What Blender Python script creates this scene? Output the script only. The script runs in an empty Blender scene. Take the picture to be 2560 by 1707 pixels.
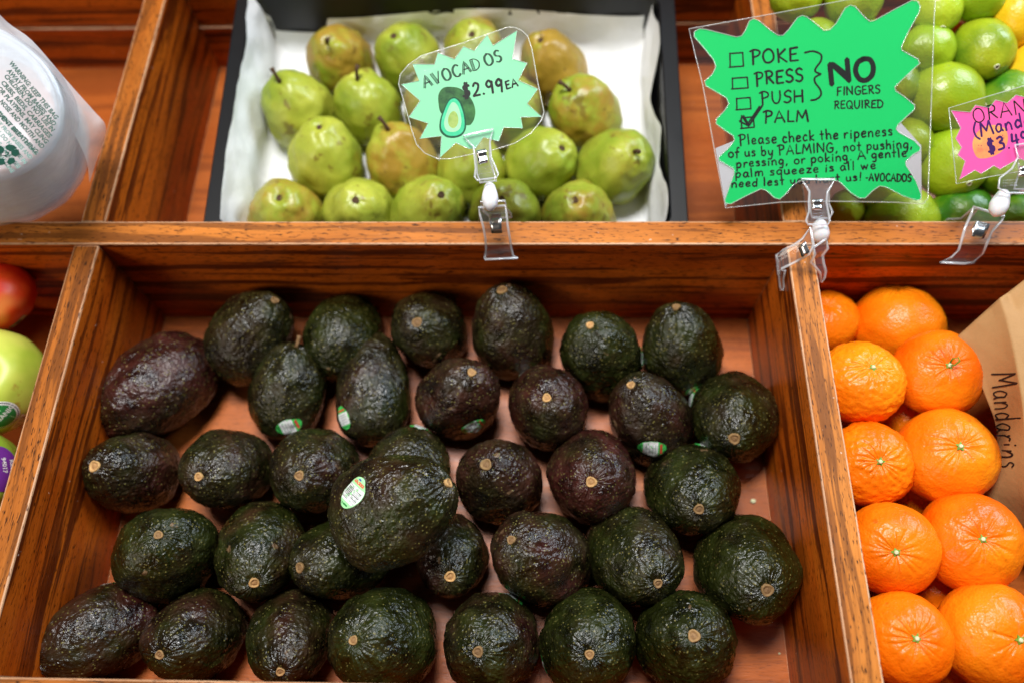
import bpy, bmesh, math, random
import numpy as np
from mathutils import Vector, Matrix
from mathutils.bvhtree import BVHTree

CAM_LOC = (-0.0000, -0.3113, 0.5060)
CAM_RIGHT = (0.999515, 0.016543, -0.026372)
CAM_UP = (-0.003997, 0.908299, 0.418303)
CAM_FWD = (-0.030873, 0.417994, -0.907925)
LENS = 28.2553

# ---------------------------------------------------------------- camera
scene = bpy.context.scene
COL = scene.collection
cam_data = bpy.data.cameras.new('camera')
cam = bpy.data.objects.new('camera', cam_data)
COL.objects.link(cam)
_r, _u, _f = Vector(CAM_RIGHT), Vector(CAM_UP), Vector(CAM_FWD)
CAMROT = Matrix((_r, _u, -_f)).transposed()
cam.matrix_world = Matrix.Translation(CAM_LOC) @ CAMROT.to_4x4()
cam_data.sensor_width = 36.0
cam_data.lens = LENS
cam_data.clip_start = 0.02
cam_data.clip_end = 50
cam_data.dof.use_dof = True
cam_data.dof.focus_distance = 0.53
cam_data.dof.aperture_fstop = 2.8
scene.camera = cam

# ---------------------------------------------------------------- light
world = bpy.data.worlds.new('World')
scene.world = world
world.use_nodes = True
world.node_tree.nodes['Background'].inputs[0].default_value = (0.9, 0.95, 1.0, 1)
world.node_tree.nodes['Background'].inputs[1].default_value = 0.035
def area(name, loc, target, sx, sy, energy, color):
    ld = bpy.data.lights.new(name, 'AREA')
    ld.shape = 'RECTANGLE'; ld.size = sx; ld.size_y = sy
    ld.energy = energy; ld.color = color
    o = bpy.data.objects.new(name, ld); COL.objects.link(o)
    o.location = loc
    o.rotation_euler = (Vector(target) - Vector(loc)).to_track_quat('-Z', 'Y').to_euler()
    return o
area('ceiling_light', (-0.16, 0.26, 1.60), (0, 0, 0), 0.62, 0.42, 40, (1.0, 0.99, 0.98))
area('window_light', (1.25, 0.75, 0.95), (0, -0.05, 0), 0.8, 0.7, 25, (0.76, 0.88, 1.0))
area('fill_light', (-1.3, -1.2, 0.95), (0, 0, -0.05), 0.9, 0.7, 12, (1.0, 0.88, 0.76))  # added warm fill to lift the front-facing sides; no such lamp is seen
scene.view_settings.view_transform = 'Standard'
scene.view_settings.look = 'None'
scene.view_settings.exposure = 0.0
scene.view_settings.gamma = 1.0
scene.cycles.max_bounces = 10
scene.cycles.transparent_max_bounces = 24
scene.cycles.transmission_bounces = 10
scene.cycles.caustics_reflective = False
scene.cycles.caustics_refractive = False
scene.cycles.use_denoising = True

# ---------------------------------------------------------------- helpers
def link(o, parent=None):
    COL.objects.link(o)
    if parent is not None: o.parent = parent
    return o
def tag(o, label=None, cat=None, group=None, kind=None):
    if label: o['label'] = label
    if cat: o['category'] = cat
    if group: o['group'] = group
    if kind: o['kind'] = kind
    return o
def mesh(name, verts, faces, mats, smooth=False, mi=None):
    me = bpy.data.meshes.new(name)
    verts = np.asarray(verts, dtype=float)
    me.from_pydata([tuple(v) for v in verts.tolist()], [], faces)
    for m in (mats if isinstance(mats, (list, tuple)) else [mats]): me.materials.append(m)
    if mi is not None: me.polygons.foreach_set('material_index', np.asarray(mi, dtype=np.int32))
    if smooth: me.polygons.foreach_set('use_smooth', [True] * len(me.polygons))
    me.update()
    return me
def obj(name, me, parent=None):
    return link(bpy.data.objects.new(name, me), parent)
def empty(name, loc=(0, 0, 0), rot=None):
    o = bpy.data.objects.new(name, None); o.empty_display_size = .02
    link(o); o.location = loc
    if rot is not None: o.rotation_euler = rot.to_euler()
    return o
def basis(axis, hint=(0, 1, 0.3)):
    z = Vector(axis).normalized(); x = Vector(hint).cross(z)
    if x.length < 1e-3: x = Vector((1, 0, 0)).cross(z)
    x.normalize(); y = z.cross(x)
    return Matrix((x, y, z)).transposed()

# vectorised gradient noise
_rng = np.random.RandomState(7)
_perm = _rng.permutation(256).astype(np.int64); _perm = np.concatenate([_perm, _perm, _perm])
_g = _rng.normal(size=(256, 3)); _g /= np.linalg.norm(_g, axis=1)[:, None]
def perlin(p):
    p = np.asarray(p, float); i = np.floor(p).astype(np.int64); f = p - i; i &= 255
    u = f * f * f * (f * (f * 6 - 15) + 10); out = 0
    for dx in (0, 1):
        for dy in (0, 1):
            for dz in (0, 1):
                h = _perm[_perm[_perm[i[:, 0] + dx] + i[:, 1] + dy] + i[:, 2] + dz] & 255
                w = (u[:, 0] if dx else 1 - u[:, 0]) * (u[:, 1] if dy else 1 - u[:, 1]) * (u[:, 2] if dz else 1 - u[:, 2])
                out = out + w * ((f - (dx, dy, dz)) * _g[h]).sum(1)
    return out * 1.5
def fbm(p, n=3):
    a, o = 1.0, 0
    for k in range(n):
        o = o + a * perlin(np.asarray(p) * 2 ** k + 17.3 * k); a *= .5
    return o
def sph_grid(nu, nv):
    # unit sphere grid: vertices, faces, polar angle, azimuth (pole at +Z first)
    th = np.linspace(0, math.pi, nv + 1)[1:-1]; ph = np.arange(nu) * 2 * math.pi / nu
    T, Ph = np.meshgrid(th, ph, indexing='ij')
    T = np.concatenate([[0], T.ravel(), [math.pi]]); Ph = np.concatenate([[0], Ph.ravel(), [0]])
    F = [(0, 1 + j, 1 + (j + 1) % nu) for j in range(nu)]
    for i in range(nv - 2):
        a = 1 + i * nu
        F += [(a + j, a + nu + j, a + nu + (j + 1) % nu, a + (j + 1) % nu) for j in range(nu)]
    a = 1 + (nv - 2) * nu; e = len(T) - 1
    F += [(a + j, e, a + (j + 1) % nu) for j in range(nu)]
    return T, Ph, F
def lathe(prof, n=16):
    # prof: list of (r, z) open profile, closed at both ends by small fans
    V = []; F = []
    for r, z in prof:
        V += [(r * math.cos(2 * math.pi * k / n), r * math.sin(2 * math.pi * k / n), z) for k in range(n)]
    for i in range(len(prof) - 1):
        F += [(i * n + k, i * n + (k + 1) % n, (i + 1) * n + (k + 1) % n, (i + 1) * n + k) for k in range(n)]
    F.append(tuple(range(n))[::-1]); b = (len(prof) - 1) * n; F.append(tuple(range(b, b + n)))
    return V, F
def tube(pts, r, n=8, closed=False, rs=None):
    P = [Vector(p) for p in pts]; V = []; F = []; m = len(P)
    up = Vector((0.3, 0.2, 1)).normalized()
    for i, p in enumerate(P):
        a = P[i - 1] if (i or closed) else P[i]; b = P[(i + 1) % m] if (i < m - 1 or closed) else P[i]
        t = (b - a).normalized(); x = up.cross(t)
        if x.length < 1e-4: x = Vector((1, 0, 0)).cross(t)
        x.normalize(); y = t.cross(x); rr = rs[i] if rs else r
        V += [tuple(p + x * (rr * math.cos(2 * math.pi * k / n)) + y * (rr * math.sin(2 * math.pi * k / n))) for k in range(n)]
    for i in range(m if closed else m - 1):
        j = (i + 1) % m
        F += [(i * n + k, i * n + (k + 1) % n, j * n + (k + 1) % n, j * n + k) for k in range(n)]
    if not closed:
        F.append(tuple(range(n))[::-1]); F.append(tuple(range((m - 1) * n, m * n)))
    return V, F
def join(parts):
    V = []; F = []
    for v, f in parts:
        o = len(V); V += [tuple(x) for x in v]; F += [tuple(i + o for i in q) for q in f]
    return V, F
def catmull(P, n=6, closed=False):
    P = [np.array(p, float) for p in P]; m = len(P)
    if m < 3: return P
    out = []; rng_ = range(m if closed else m - 1)
    for i in rng_:
        p0 = P[(i - 1) % m] if (closed or i > 0) else 2 * P[0] - P[1]
        p1 = P[i]; p2 = P[(i + 1) % m]
        p3 = P[(i + 2) % m] if (closed or i < m - 2) else 2 * P[-1] - P[-2]
        for k in range(n):
            t = k / n
            out.append(.5 * (2 * p1 + (p2 - p0) * t + (2 * p0 - 5 * p1 + 4 * p2 - p3) * t * t + (3 * p1 - p0 - 3 * p2 + p3) * t ** 3))
    if not closed: out.append(P[-1])
    return out
def polyplate(pts, z0, z1):
    # extruded polygon (concave allowed) from z0 to z1
    bm = bmesh.new(); lo = [bm.verts.new((p[0], p[1], z0)) for p in pts]
    f = bm.faces.new(lo); bm.normal_update()
    if f.normal.z > 0: f.normal_flip()
    if abs(z1 - z0) > 1e-9:
        r = bmesh.ops.extrude_face_region(bm, geom=[f])
        up = [v for v in r['geom'] if isinstance(v, bmesh.types.BMVert)]
        for v in up: v.co.z = z1
    bmesh.ops.triangulate(bm, faces=[f for f in bm.faces if len(f.verts) > 4])
    bmesh.ops.recalc_face_normals(bm, faces=bm.faces[:])
    bm.verts.index_update(); V = [tuple(v.co) for v in bm.verts]; F = [tuple(v.index for v in f.verts) for f in bm.faces]
    bm.free(); return V, F
def flatpoly(pts, z):
    V, F = polyplate(pts, z, z); return V, F

# ---------------------------------------------------------------- materials
def new_mat(name):
    m = bpy.data.materials.new(name); m.use_nodes = True
    nt = m.node_tree; b = nt.nodes['Principled BSDF']
    return m, nt, b
class NT:
    def __init__(s, nt): s.nt = nt
    def n(s, t, **kw):
        nd = s.nt.nodes.new(t)
        for k, v in kw.items():
            if k.startswith('i_'):
                key = k[2:]; key = int(key) if key.isdigit() else key.replace('_', ' ')
                nd.inputs[key].default_value = v
            else: setattr(nd, k, v)
        return nd
    def l(s, a, b): s.nt.links.new(a, b)
    def math(s, op, a, b=None, clamp=False):
        nd = s.n('ShaderNodeMath', operation=op, use_clamp=clamp)
        for i, v in enumerate((a, b)):
            if v is None: continue
            if isinstance(v, (int, float)): nd.inputs[i].default_value = v
            else: s.l(v, nd.inputs[i])
        return nd.outputs[0]
    def ramp(s, fac, stops, interp='LINEAR'):
        nd = s.n('ShaderNodeValToRGB'); cr = nd.color_ramp; cr.interpolation = interp
        while len(cr.elements) < len(stops): cr.elements.new(.5)
        for e, (p, c) in zip(cr.elements, stops):
            e.position = p; e.color = (c, c, c, 1) if isinstance(c, (int, float)) else (*c, 1)
        s.l(fac, nd.inputs[0]); return nd.outputs[0]
    def mix(s, fac, a, b, mode='MIX'):
        nd = s.n('ShaderNodeMix', data_type='RGBA', blend_type=mode)
        for i, v in ((0, fac), (6, a), (7, b)):
            if isinstance(v, (int, float)): nd.inputs[i].default_value = v
            elif isinstance(v, tuple): nd.inputs[i].default_value = (*v, 1)
            else: s.l(v, nd.inputs[i])
        return nd.outputs[2]
    def coords(s, scale=(1, 1, 1), rnd=True):
        tc = s.n('ShaderNodeTexCoord'); mp = s.n('ShaderNodeMapping')
        mp.inputs['Scale'].default_value = scale
        if rnd:
            oi = s.n('ShaderNodeObjectInfo'); v = s.n('ShaderNodeVectorMath', operation='SCALE')
            v.inputs[0].default_value = (3.1, 7.7, 5.3); s.l(oi.outputs['Random'], v.inputs['Scale'])
            a = s.n('ShaderNodeVectorMath', operation='ADD'); s.l(tc.outputs['Object'], a.inputs[0]); s.l(v.outputs[0], a.inputs[1])
            s.l(a.outputs[0], mp.inputs['Vector'])
        else: s.l(tc.outputs['Object'], mp.inputs['Vector'])
        return mp.outputs[0]
    def noise(s, vec, scale, detail=3, rough=.55, dist=0):
        nd = s.n('ShaderNodeTexNoise'); nd.inputs['Scale'].default_value = scale; nd.inputs['Detail'].default_value = detail
        nd.inputs['Roughness'].default_value = rough; nd.inputs['Distortion'].default_value = dist
        s.l(vec, nd.inputs['Vector']); return nd.outputs['Fac']
    def attr(s, name):
        nd = s.n('ShaderNodeAttribute', attribute_type='OBJECT', attribute_name=name); return nd.outputs['Fac']
    def bump(s, h, strength, dist, normal=None):
        nd = s.n('ShaderNodeBump'); nd.inputs['Strength'].default_value = strength; nd.inputs['Distance'].default_value = dist
        s.l(h, nd.inputs['Height'])
        if normal is not None: s.l(normal, nd.inputs['Normal'])
        return nd.outputs[0]
def plain(name, col, rough=.5, spec=.5, metal=0, vary=.0, scale=60, coat=0):
    m, nt, b = new_mat(name); N = NT(nt)
    b.inputs['Roughness'].default_value = rough; b.inputs['Metallic'].default_value = metal
    b.inputs['Specular IOR Level'].default_value = spec; b.inputs['Coat Weight'].default_value = coat
    v = N.noise(N.coords(), scale, 4)
    c = N.mix(v, tuple(x * (1 - vary) for x in col), tuple(min(1, x * (1 + vary)) for x in col))
    N.l(c, b.inputs['Base Color'])
    return m

def make_wood(name, dark, mid, light, lines=1.0, rough=.32, pores=1.0, line_scale=105, spec=.20):
    # grain runs along the object's own X
    m, nt, b = new_mat(name); N = NT(nt)
    tone = N.attr('tone')
    v = N.coords((1, 1, 1))
    warp = N.n('ShaderNodeTexNoise'); warp.inputs['Scale'].default_value = 4.5; warp.inputs['Detail'].default_value = 2
    mp = N.n('ShaderNodeMapping'); mp.inputs['Scale'].default_value = (1, 3, 3); N.l(v, mp.inputs['Vector']); N.l(mp.outputs[0], warp.inputs['Vector'])
    sc = N.n('ShaderNodeVectorMath', operation='SCALE'); sc.inputs['Scale'].default_value = .026; N.l(warp.outputs['Color'], sc.inputs[0])
    ad = N.n('ShaderNodeVectorMath', operation='ADD'); N.l(v, ad.inputs[0]); N.l(sc.outputs[0], ad.inputs[1])
    st = N.n('ShaderNodeMapping'); st.inputs['Scale'].default_value = (.026, 1, 1); N.l(ad.outputs[0], st.inputs['Vector'])
    rings = N.noise(st.outputs[0], line_scale, 3, .6)
    big = N.noise(st.outputs[0], line_scale * .28, 2, .5)
    st2 = N.n('ShaderNodeMapping'); st2.inputs['Scale'].default_value = (.07, 1, 1); N.l(v, st2.inputs['Vector'])
    fine = N.noise(st2.outputs[0], 620, 2, .6)
    st3 = N.n('ShaderNodeMapping'); st3.inputs['Scale'].default_value = (.16, 1, 1); N.l(v, st3.inputs['Vector'])
    por = N.noise(st3.outputs[0], 1100, 1, .5)
    base = N.mix(N.ramp(big, [(.3, 0.), (.7, 1.)]), mid, light)
    base = N.mix(N.math('MULTIPLY', N.ramp(rings, [(.38, .95), (.44, .75), (.475, .1), (.56, 0.)]), lines), base, dark)
    base = N.mix(N.math('MULTIPLY', N.ramp(fine, [(.3, .6), (.55, 0.)]), .5), base, dark)
    base = N.mix(N.math('MULTIPLY', N.ramp(por, [(.31, 1.), (.40, 0.)]), pores), base, tuple(x * .45 for x in dark))
    mul = N.n('ShaderNodeVectorMath', operation='SCALE'); N.l(base, mul.inputs[0]); N.l(tone, mul.inputs['Scale'])
    blot = N.noise(v, 14, 3, .6)
    fin = N.mix(N.ramp(blot, [(.35, .25), (.7, 0.)]), mul.outputs[0], dark)
    scr = N.noise(v, 160, 2, .8)
    fin = N.mix(N.ramp(scr, [(.735, 0.), (.77, .6)]), fin, (.75, .62, .5))
    N.l(fin, b.inputs['Base Color']); b.inputs['Specular IOR Level'].default_value = spec
    rg = N.math('ADD', N.math('MULTIPLY', fine, .25), rough - .08); N.l(rg, b.inputs['Roughness'])
    h = N.math('ADD', N.math('MULTIPLY', fine, .5), N.math('MULTIPLY', por, .6))
    N.l(N.bump(h, .35, .0006), b.inputs['Normal'])
    return m
WOOD = make_wood('stained_oak', (.085, .012, .0015), (.44, .066, .0030), (.62, .145, .009))
WOOD_TOP = make_wood('stained_oak_edge', (.10, .028, .005), (.40, .108, .011), (.55, .185, .028), lines=.75, rough=.42, line_scale=160)
WOOD_WORN = make_wood('worn_oak_edge', (.25, .10, .04), (.52, .26, .12), (.66, .42, .26), lines=.4, rough=.45, line_scale=160)
WOOD_FLOOR = make_wood('oak_plywood', (.19, .040, .006), (.43, .094, .010), (.54, .155, .028), lines=.65, rough=.36, pores=.5, line_scale=50, spec=.4)

def board(name, cx, cy, cz, L, W, H, parent, tone=1.0, along='X', mats=None, bev=.0012, top_mat=True):
    # box L (along grain) x W x H, bevelled arrises in worn wood
    bm = bmesh.new(); bmesh.ops.create_cube(bm, size=1)
    for v in bm.verts: v.co = Vector((v.co.x * L, v.co.y * W, v.co.z * H))
    bmesh.ops.bevel(bm, geom=bm.edges[:], offset=bev, segments=2, affect='EDGES', profile=.6)
    bm.normal_update()
    for f in bm.faces:
        n = f.normal; ax = max(abs(n.x), abs(n.y), abs(n.z))
        f.material_index = 2 if ax < .99 else (1 if (n.z > .9 and top_mat) else 0)
        f.smooth = False
    me = bpy.data.meshes.new(name); bm.to_mesh(me); bm.free()
    for m in (mats or (WOOD, WOOD_TOP, WOOD_WORN)): me.materials.append(m)
    o = obj(name, me, parent); o.location = (cx, cy, cz)
    if along == 'Y': o.rotation_euler = (0, 0, math.pi / 2)
    o['tone'] = tone
    return o
# ---------------------------------------------------------------- the wooden display
XL, XR, D, T, YB, YF = -0.3274, 0.1814, 0.1202, 0.01905, 0.286, -0.2975
TR = 0.0200
fix = empty('display_shelf', (0, 0, -D))
tag(fix, 'stained oak produce display divided by boards into open bins', 'display shelf')
def B(name, x0, x1, y0, y1, z0, z1, **kw):
    al = kw.pop('along', 'X'); L, W = (x1 - x0, y1 - y0) if al == 'X' else (y1 - y0, x1 - x0)
    return board(name, (x0 + x1) / 2, (y0 + y1) / 2, (z0 + z1) / 2 + D, L, W, z1 - z0, fix, along=al, **kw)
XA, XB = -0.80, 0.70
FM = (WOOD_FLOOR, WOOD_FLOOR, WOOD_WORN)
B('rail', XA, XB, 0, TR, -D - .012, 0.0, tone=1.15)
B('rail', XA, XB, YF - T, YF, -D - .012, -.001, tone=.95)
for x, tn in ((XL - T, 1.0), (XR, 1.15)):
    B('divider', x, x + T, YF, -.0002, -D - .012, -.0012, along='Y', tone=tn)
    B('divider', x, x + T, TR + .0002, YB, -D - .012, -.0012, along='Y', tone=1.0)
B('back_board', XA, XB, YB, YB + .018, -D - .012, -.067, tone=.85, top_mat=False)
B('back_board', XA, XB, YB + .0015, YB + .0195, -.0655, .06, tone=1.0, top_mat=False)
for y0, y1, tn in ((YF, -.0002, 1.15), (TR + .0002, YB, 1.0)):
    for x0, x1 in ((XA, XL - T), (XL, XR), (XR + T, XB)):
        B('bin_floor', x0 + .0002, x1 - .0002, y0, y1, -D - .010, -D, mats=FM, tone=tn, top_mat=False, bev=.0004)
# a thin cleat runs along the foot of the right divider in the avocado bin
# ---------------------------------------------------------------- fruit skins
def avo_mat():
    m, nt, b = new_mat('avocado_skin'); N = NT(nt)
    v = N.coords(); pu = N.attr('purple'); gr = N.attr('green')
    n1 = N.noise(v, 26, 4, .6); n2 = N.ramp(N.noise(v, 60, 4, .65), [(.34, 0.), (.68, 1.)])
    brown = N.mix(n2, (.0045, .0028, .0013), (.032, .0195, .0072))
    green = N.mix(n2, (.0034, .0042, .0008), (.024, .030, .0035))
    purple = N.mix(n2, (.009, .0024, .0020), (.065, .015, .010))
    f1 = N.math('MULTIPLY', N.math('SUBTRACT', N.math('ADD', n1, N.math('MULTIPLY', gr, .42)), .56), 4.5, True)
    c = N.mix(f1, brown, green)
    n3 = N.noise(v, 19, 3, .6)
    f2 = N.math('MULTIPLY', N.math('SUBTRACT', N.math('ADD', n3, N.math('MULTIPLY', pu, .36)), .66), 4.0, True)
    c = N.mix(f2, c, purple)
    # corky lenticels
    vo = N.n('ShaderNodeTexVoronoi'); vo.inputs['Scale'].default_value = 420; N.l(v, vo.inputs['Vector'])
    sel = N.n('ShaderNodeTexWhiteNoise'); N.l(vo.outputs['Color'], sel.inputs['Vector'])
    dots = N.math('MULTIPLY', N.ramp(vo.outputs['Distance'], [(.16, 1.), (.30, 0.)]), N.ramp(sel.outputs['Value'], [(.45, 0.), (.6, .9)]))
    c = N.mix(dots, c, (.17, .15, .04))
    sc = N.noise(v, 75, 2, .5)
    c = N.mix(N.ramp(sc, [(.725, 0.), (.75, .7)]), c, (.20, .12, .06))
    N.l(c, b.inputs['Base Color'])
    b.inputs['Roughness'].default_value = .40; b.inputs['Specular IOR Level'].default_value = .50
    rr = N.math('ADD', N.math('MULTIPLY', n2, .20), .20); N.l(rr, b.inputs['Roughness'])
    vb = N.n('ShaderNodeTexVoronoi', feature='SMOOTH_F1'); vb.inputs['Scale'].default_value = 330; N.l(v, vb.inputs['Vector'])
    h = N.math('ADD', N.math('MULTIPLY', vb.outputs['Distance'], -1.), N.noise(v, 520, 2))
    N.l(N.bump(h, .8, .0012), b.inputs['Normal'])
    return m
AVO = avo_mat()
def cork_mat(name, a, b_, sc):
    m, nt, b = new_mat(name); N = NT(nt); oi = N.n('ShaderNodeObjectInfo')
    c = N.mix(N.noise(N.coords(), sc, 4, .7), tuple(x * .35 for x in a), tuple(x * 1.5 for x in b_))
    k = N.n('ShaderNodeVectorMath', operation='SCALE'); N.l(c, k.inputs[0]); N.l(N.math('ADD', N.math('MULTIPLY', oi.outputs['Random'], .75), .35), k.inputs['Scale'])
    N.l(k.outputs[0], b.inputs['Base Color']); b.inputs['Roughness'].default_value = .75; return m
CORK = cork_mat('cork_stem', (.40, .20, .07), (.50, .27, .10), 900)
CORK_RIM = cork_mat('cork_rim', (.52, .28, .10), (.62, .36, .13), 600)

def citrus_mat(name, c0, c1, c2, attr=None, rough=.3, pore=520, bump=.5, spec=.5):
    m, nt, b = new_mat(name); N = NT(nt); v = N.coords()
    n1 = N.noise(v, 16, 3, .5); n2 = N.noise(v, 90, 3, .6)
    f = N.ramp(n1, [(.35, 0.), (.65, 1.)])
    c = N.mix(f, c0, c1)
    if attr:
        a = N.attr(attr); f2 = N.math('MULTIPLY', N.math('SUBTRACT', N.math('ADD', N.noise(v, 24, 4, .6), a), .75), 3., True)
        c = N.mix(f2, c, c2)
    oi = N.n('ShaderNodeObjectInfo'); c = N.mix(oi.outputs['Random'], c, N.mix(1.0, c, (.93, .78, .8), 'MULTIPLY'))
    c = N.mix(N.ramp(N.noise(v, 130, 2, .5), [(.72, 0.), (.76, .5)]), c, tuple(x * .45 for x in c0))
    vo = N.n('ShaderNodeTexVoronoi', feature='SMOOTH_F1'); vo.inputs['Scale'].default_value = pore; N.l(v, vo.inputs['Vector'])
    c = N.mix(N.math('MULTIPLY', N.ramp(vo.outputs['Distance'], [(.1, 1.), (.3, 0.)]), .22), c, tuple(x * .55 for x in c0))
    N.l(c, b.inputs['Base Color'])
    N.l(N.math('ADD', N.math('MULTIPLY', n2, .2), rough - .1), b.inputs['Roughness'])
    b.inputs['Specular IOR Level'].default_value = spec
    b.inputs['Subsurface Weight'].default_value = .05; b.inputs['Subsurface Radius'].default_value = (.006, .003, .001); b.inputs['Subsurface Scale'].default_value = 1
    N.l(N.bump(N.math('ADD', vo.outputs['Distance'], N.math('MULTIPLY', n2, .8)), bump, .0007), b.inputs['Normal'])
    return m
MANDARIN = citrus_mat('mandarin_peel', (.87, .150, .001), (.95, .29, .005), (.95, .35, .01), None, .34, 680, .45, .32)
LIME = citrus_mat('lime_peel', (.26, .44, .010), (.46, .60, .025), (.040, .19, .006), 'dark', .33, 560, .35)
LEMON = citrus_mat('lemon_peel', (.85, .55, .01), (.90, .64, .02), (.9, .7, .05), None, .35, 480, .4)
def pear_mat():
    m, nt, b = new_mat('pear_skin'); N = NT(nt); v = N.coords(); ru = N.attr('russet')
    c = N.mix(N.ramp(N.noise(v, 22, 3), [(.35, 0.), (.65, 1.)]), (.23, .31, .022), (.42, .44, .05))
    f = N.math('MULTIPLY', N.math('SUBTRACT', N.math('ADD', N.noise(v, 26, 5, .65), N.math('MULTIPLY', ru, .45)), .67), 5.5, True)
    c = N.mix(N.math('MULTIPLY', f, .85), c, (.36, .19, .025))
    s = N.ramp(N.noise(v, 70, 3, .6), [(.62, 0.), (.66, .65)]); c = N.mix(s, c, (.16, .09, .015))
    vo = N.n('ShaderNodeTexVoronoi'); vo.inputs['Scale'].default_value = 380; N.l(v, vo.inputs['Vector'])
    c = N.mix(N.ramp(vo.outputs['Distance'], [(.14, .6), (.22, 0.)]), c, (.22, .16, .03))
    N.l(c, b.inputs['Base Color']); b.inputs['Roughness'].default_value = .38
    b.inputs['Subsurface Weight'].default_value = .08; b.inputs['Subsurface Radius'].default_value = (.004, .004, .001); b.inputs['Subsurface Scale'].default_value = 1
    N.l(N.bump(N.noise(v, 200, 3), .2, .0006), b.inputs['Normal'])
    return m
PEAR = pear_mat()
TWIG = plain('twig_bark', (.075, .04, .018), .8, .3, vary=.5, scale=400)
CALYX = plain('green_calyx', (.16, .30, .02), .6, .4, vary=.4, scale=500)
CALYX_C = plain('calyx_scar', (.62, .62, .38), .7, .3, vary=.3, scale=900)

ST_WHITE = plain('sticker_white', (.80, .82, .80), .35, .5, vary=.04)
ST_GREEN = plain('sticker_green', (.06, .50, .09), .35, .5, vary=.08)
ST_LIGHT = plain('sticker_light_green', (.36, .78, .36), .35, .5, vary=.05)
ST_RED = plain('sticker_red', (.72, .07, .05), .35, .5, vary=.08)
ST_BLACK = plain('sticker_black', (.02, .02, .022), .4, .5, vary=.1)
ST_DGREEN = plain('sticker_dark_green', (.02, .22, .05), .35, .5, vary=.1)
ST_BLUE = plain('sticker_blue', (.05, .07, .35), .35, .5, vary=.1)
ST_PURPLE = plain('sticker_purple', (.16, .03, .30), .35, .5, vary=.1)
ST_GREY = plain('sticker_grey', (.42, .43, .45), .35, .5, vary=.1)

def conform(V, bvh, c, n, u, off, reach=.03):
    # lay the flat points V (u, v, w) onto the skin found along -n, w metres above it plus off
    n = Vector(n).normalized(); u = Vector(u); u = (u - n * u.dot(n)).normalized(); w = n.cross(u); out = []
    for p in V:
        s = Vector(c) + u * p[0] + w * p[1]
        hit = bvh.ray_cast(s + n * reach, -n, reach * 3)
        q = hit[0] if hit[0] is not None else s - n * .004
        out.append(q + n * (off + (p[2] if len(p) > 2 else 0)))
    return out
def sticker_grid(pat, a, b, n=44):
    # elliptic disc as a grid of rings, material per face chosen by pat(x, y)
    V = [(0, 0)]; F = []; K = 56; R = 14
    for i in range(1, R + 1):
        for k in range(K):
            t = 2 * math.pi * k / K; V.append((i / R * math.cos(t), i / R * math.sin(t)))
    F += [(0, 1 + k, 1 + (k + 1) % K) for k in range(K)]
    for i in range(R - 1):
        o = 1 + i * K; F += [(o + k, o + K + k, o + K + (k + 1) % K, o + (k + 1) % K) for k in range(K)]
    return [(x * a, y * b) for x, y in V], F
def sticker_parts(style):
    # flat print as thin layers: (points, faces, material, lift)
    out = []
    return out
def clip_poly(poly, a, b, s=.97):
    return poly
def strip(x0, x1, y0, y1, a, b, nx=2, ny=8, lim=.96):
    # rectangle in unit-ellipse coordinates trimmed to the ellipse, gridded so that it can bend
    V = []; F = []
    for i in range(nx + 1):
        x = x0 + (x1 - x0) * i / nx
        e = lim * math.sqrt(max(0, 1 - x * x)); lo, hi = max(y0, -e), min(y1, e)
        if hi < lo: lo = hi = 0
        for j in range(ny + 1): V.append((x * a, (lo + (hi - lo) * j / ny) * b))
    for i in range(nx):
        for j in range(ny):
            q = i * (ny + 1) + j; F.append((q, q + ny + 1, q + ny + 2, q + 1))
    return V, F
def sticker_layers(a, b, detail):
    L = [(sticker_grid(None, a, b), ST_LIGHT if detail else ST_GREEN, 0)]
    e = 1.5e-5
    L.append((strip(-.62, .42, -1, 1, a, b, 10, 10), ST_WHITE, e * 4))
    L.append((strip(.55, .72, -.62, .62, a, b, 2, 8), ST_RED, e * 4))
    if detail:
        r = random.Random(4); x = -.52
        while x < .34:
            w = r.choice((.02, .03, .05, .02))
            L.append((strip(x, x + w, -.82, -.06, a, b, 1, 5), r.choice((ST_BLACK, ST_GREY, ST_BLACK)), e * 8))
            L.append((strip(x + .02, x + .02 + w, .04, .84, a, b, 1, 5), r.choice((ST_BLACK, ST_GREY, ST_BLACK)), e * 8))
            x += w + r.choice((.05, .08, .04))
        L.append((strip(-.86, -.76, -.35, .35, a, b, 1, 6), ST_DGREEN, e * 4))
        L.append((strip(.78, .88, -.1, .22, a, b, 1, 3), ST_BLUE, e * 4))
        for k in range(5): L.append((strip(.60, .67, -.5 + .22 * k, -.42 + .22 * k, a, b, 1, 1), ST_LIGHT, e * 8))
    else:
        for x in (-.42, -.2, .02, .2): L.append((strip(x, x + .07, -.6, .6, a, b, 1, 5), ST_GREY, e * 8))
        L.append((strip(-.86, -.74, -.3, .3, a, b, 1, 4), ST_DGREEN, e * 4))
    return L
def put_sticker(parent, bvh, c, n, u, a, b, detail, name='sticker'):
    V = []; F = []; MI = []; mats = []
    for (v, f), m, lift in sticker_layers(a, b, detail):
        w = conform([(p[0], p[1], lift) for p in v], bvh, c, n, u, .00025)
        o = len(V); V += w; F += [tuple(i + o for i in q) for q in f]
        if m not in mats: mats.append(m)
        MI += [mats.index(m)] * len(f)
    return obj(name, mesh(name, V, F, mats, True, MI), parent)

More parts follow.
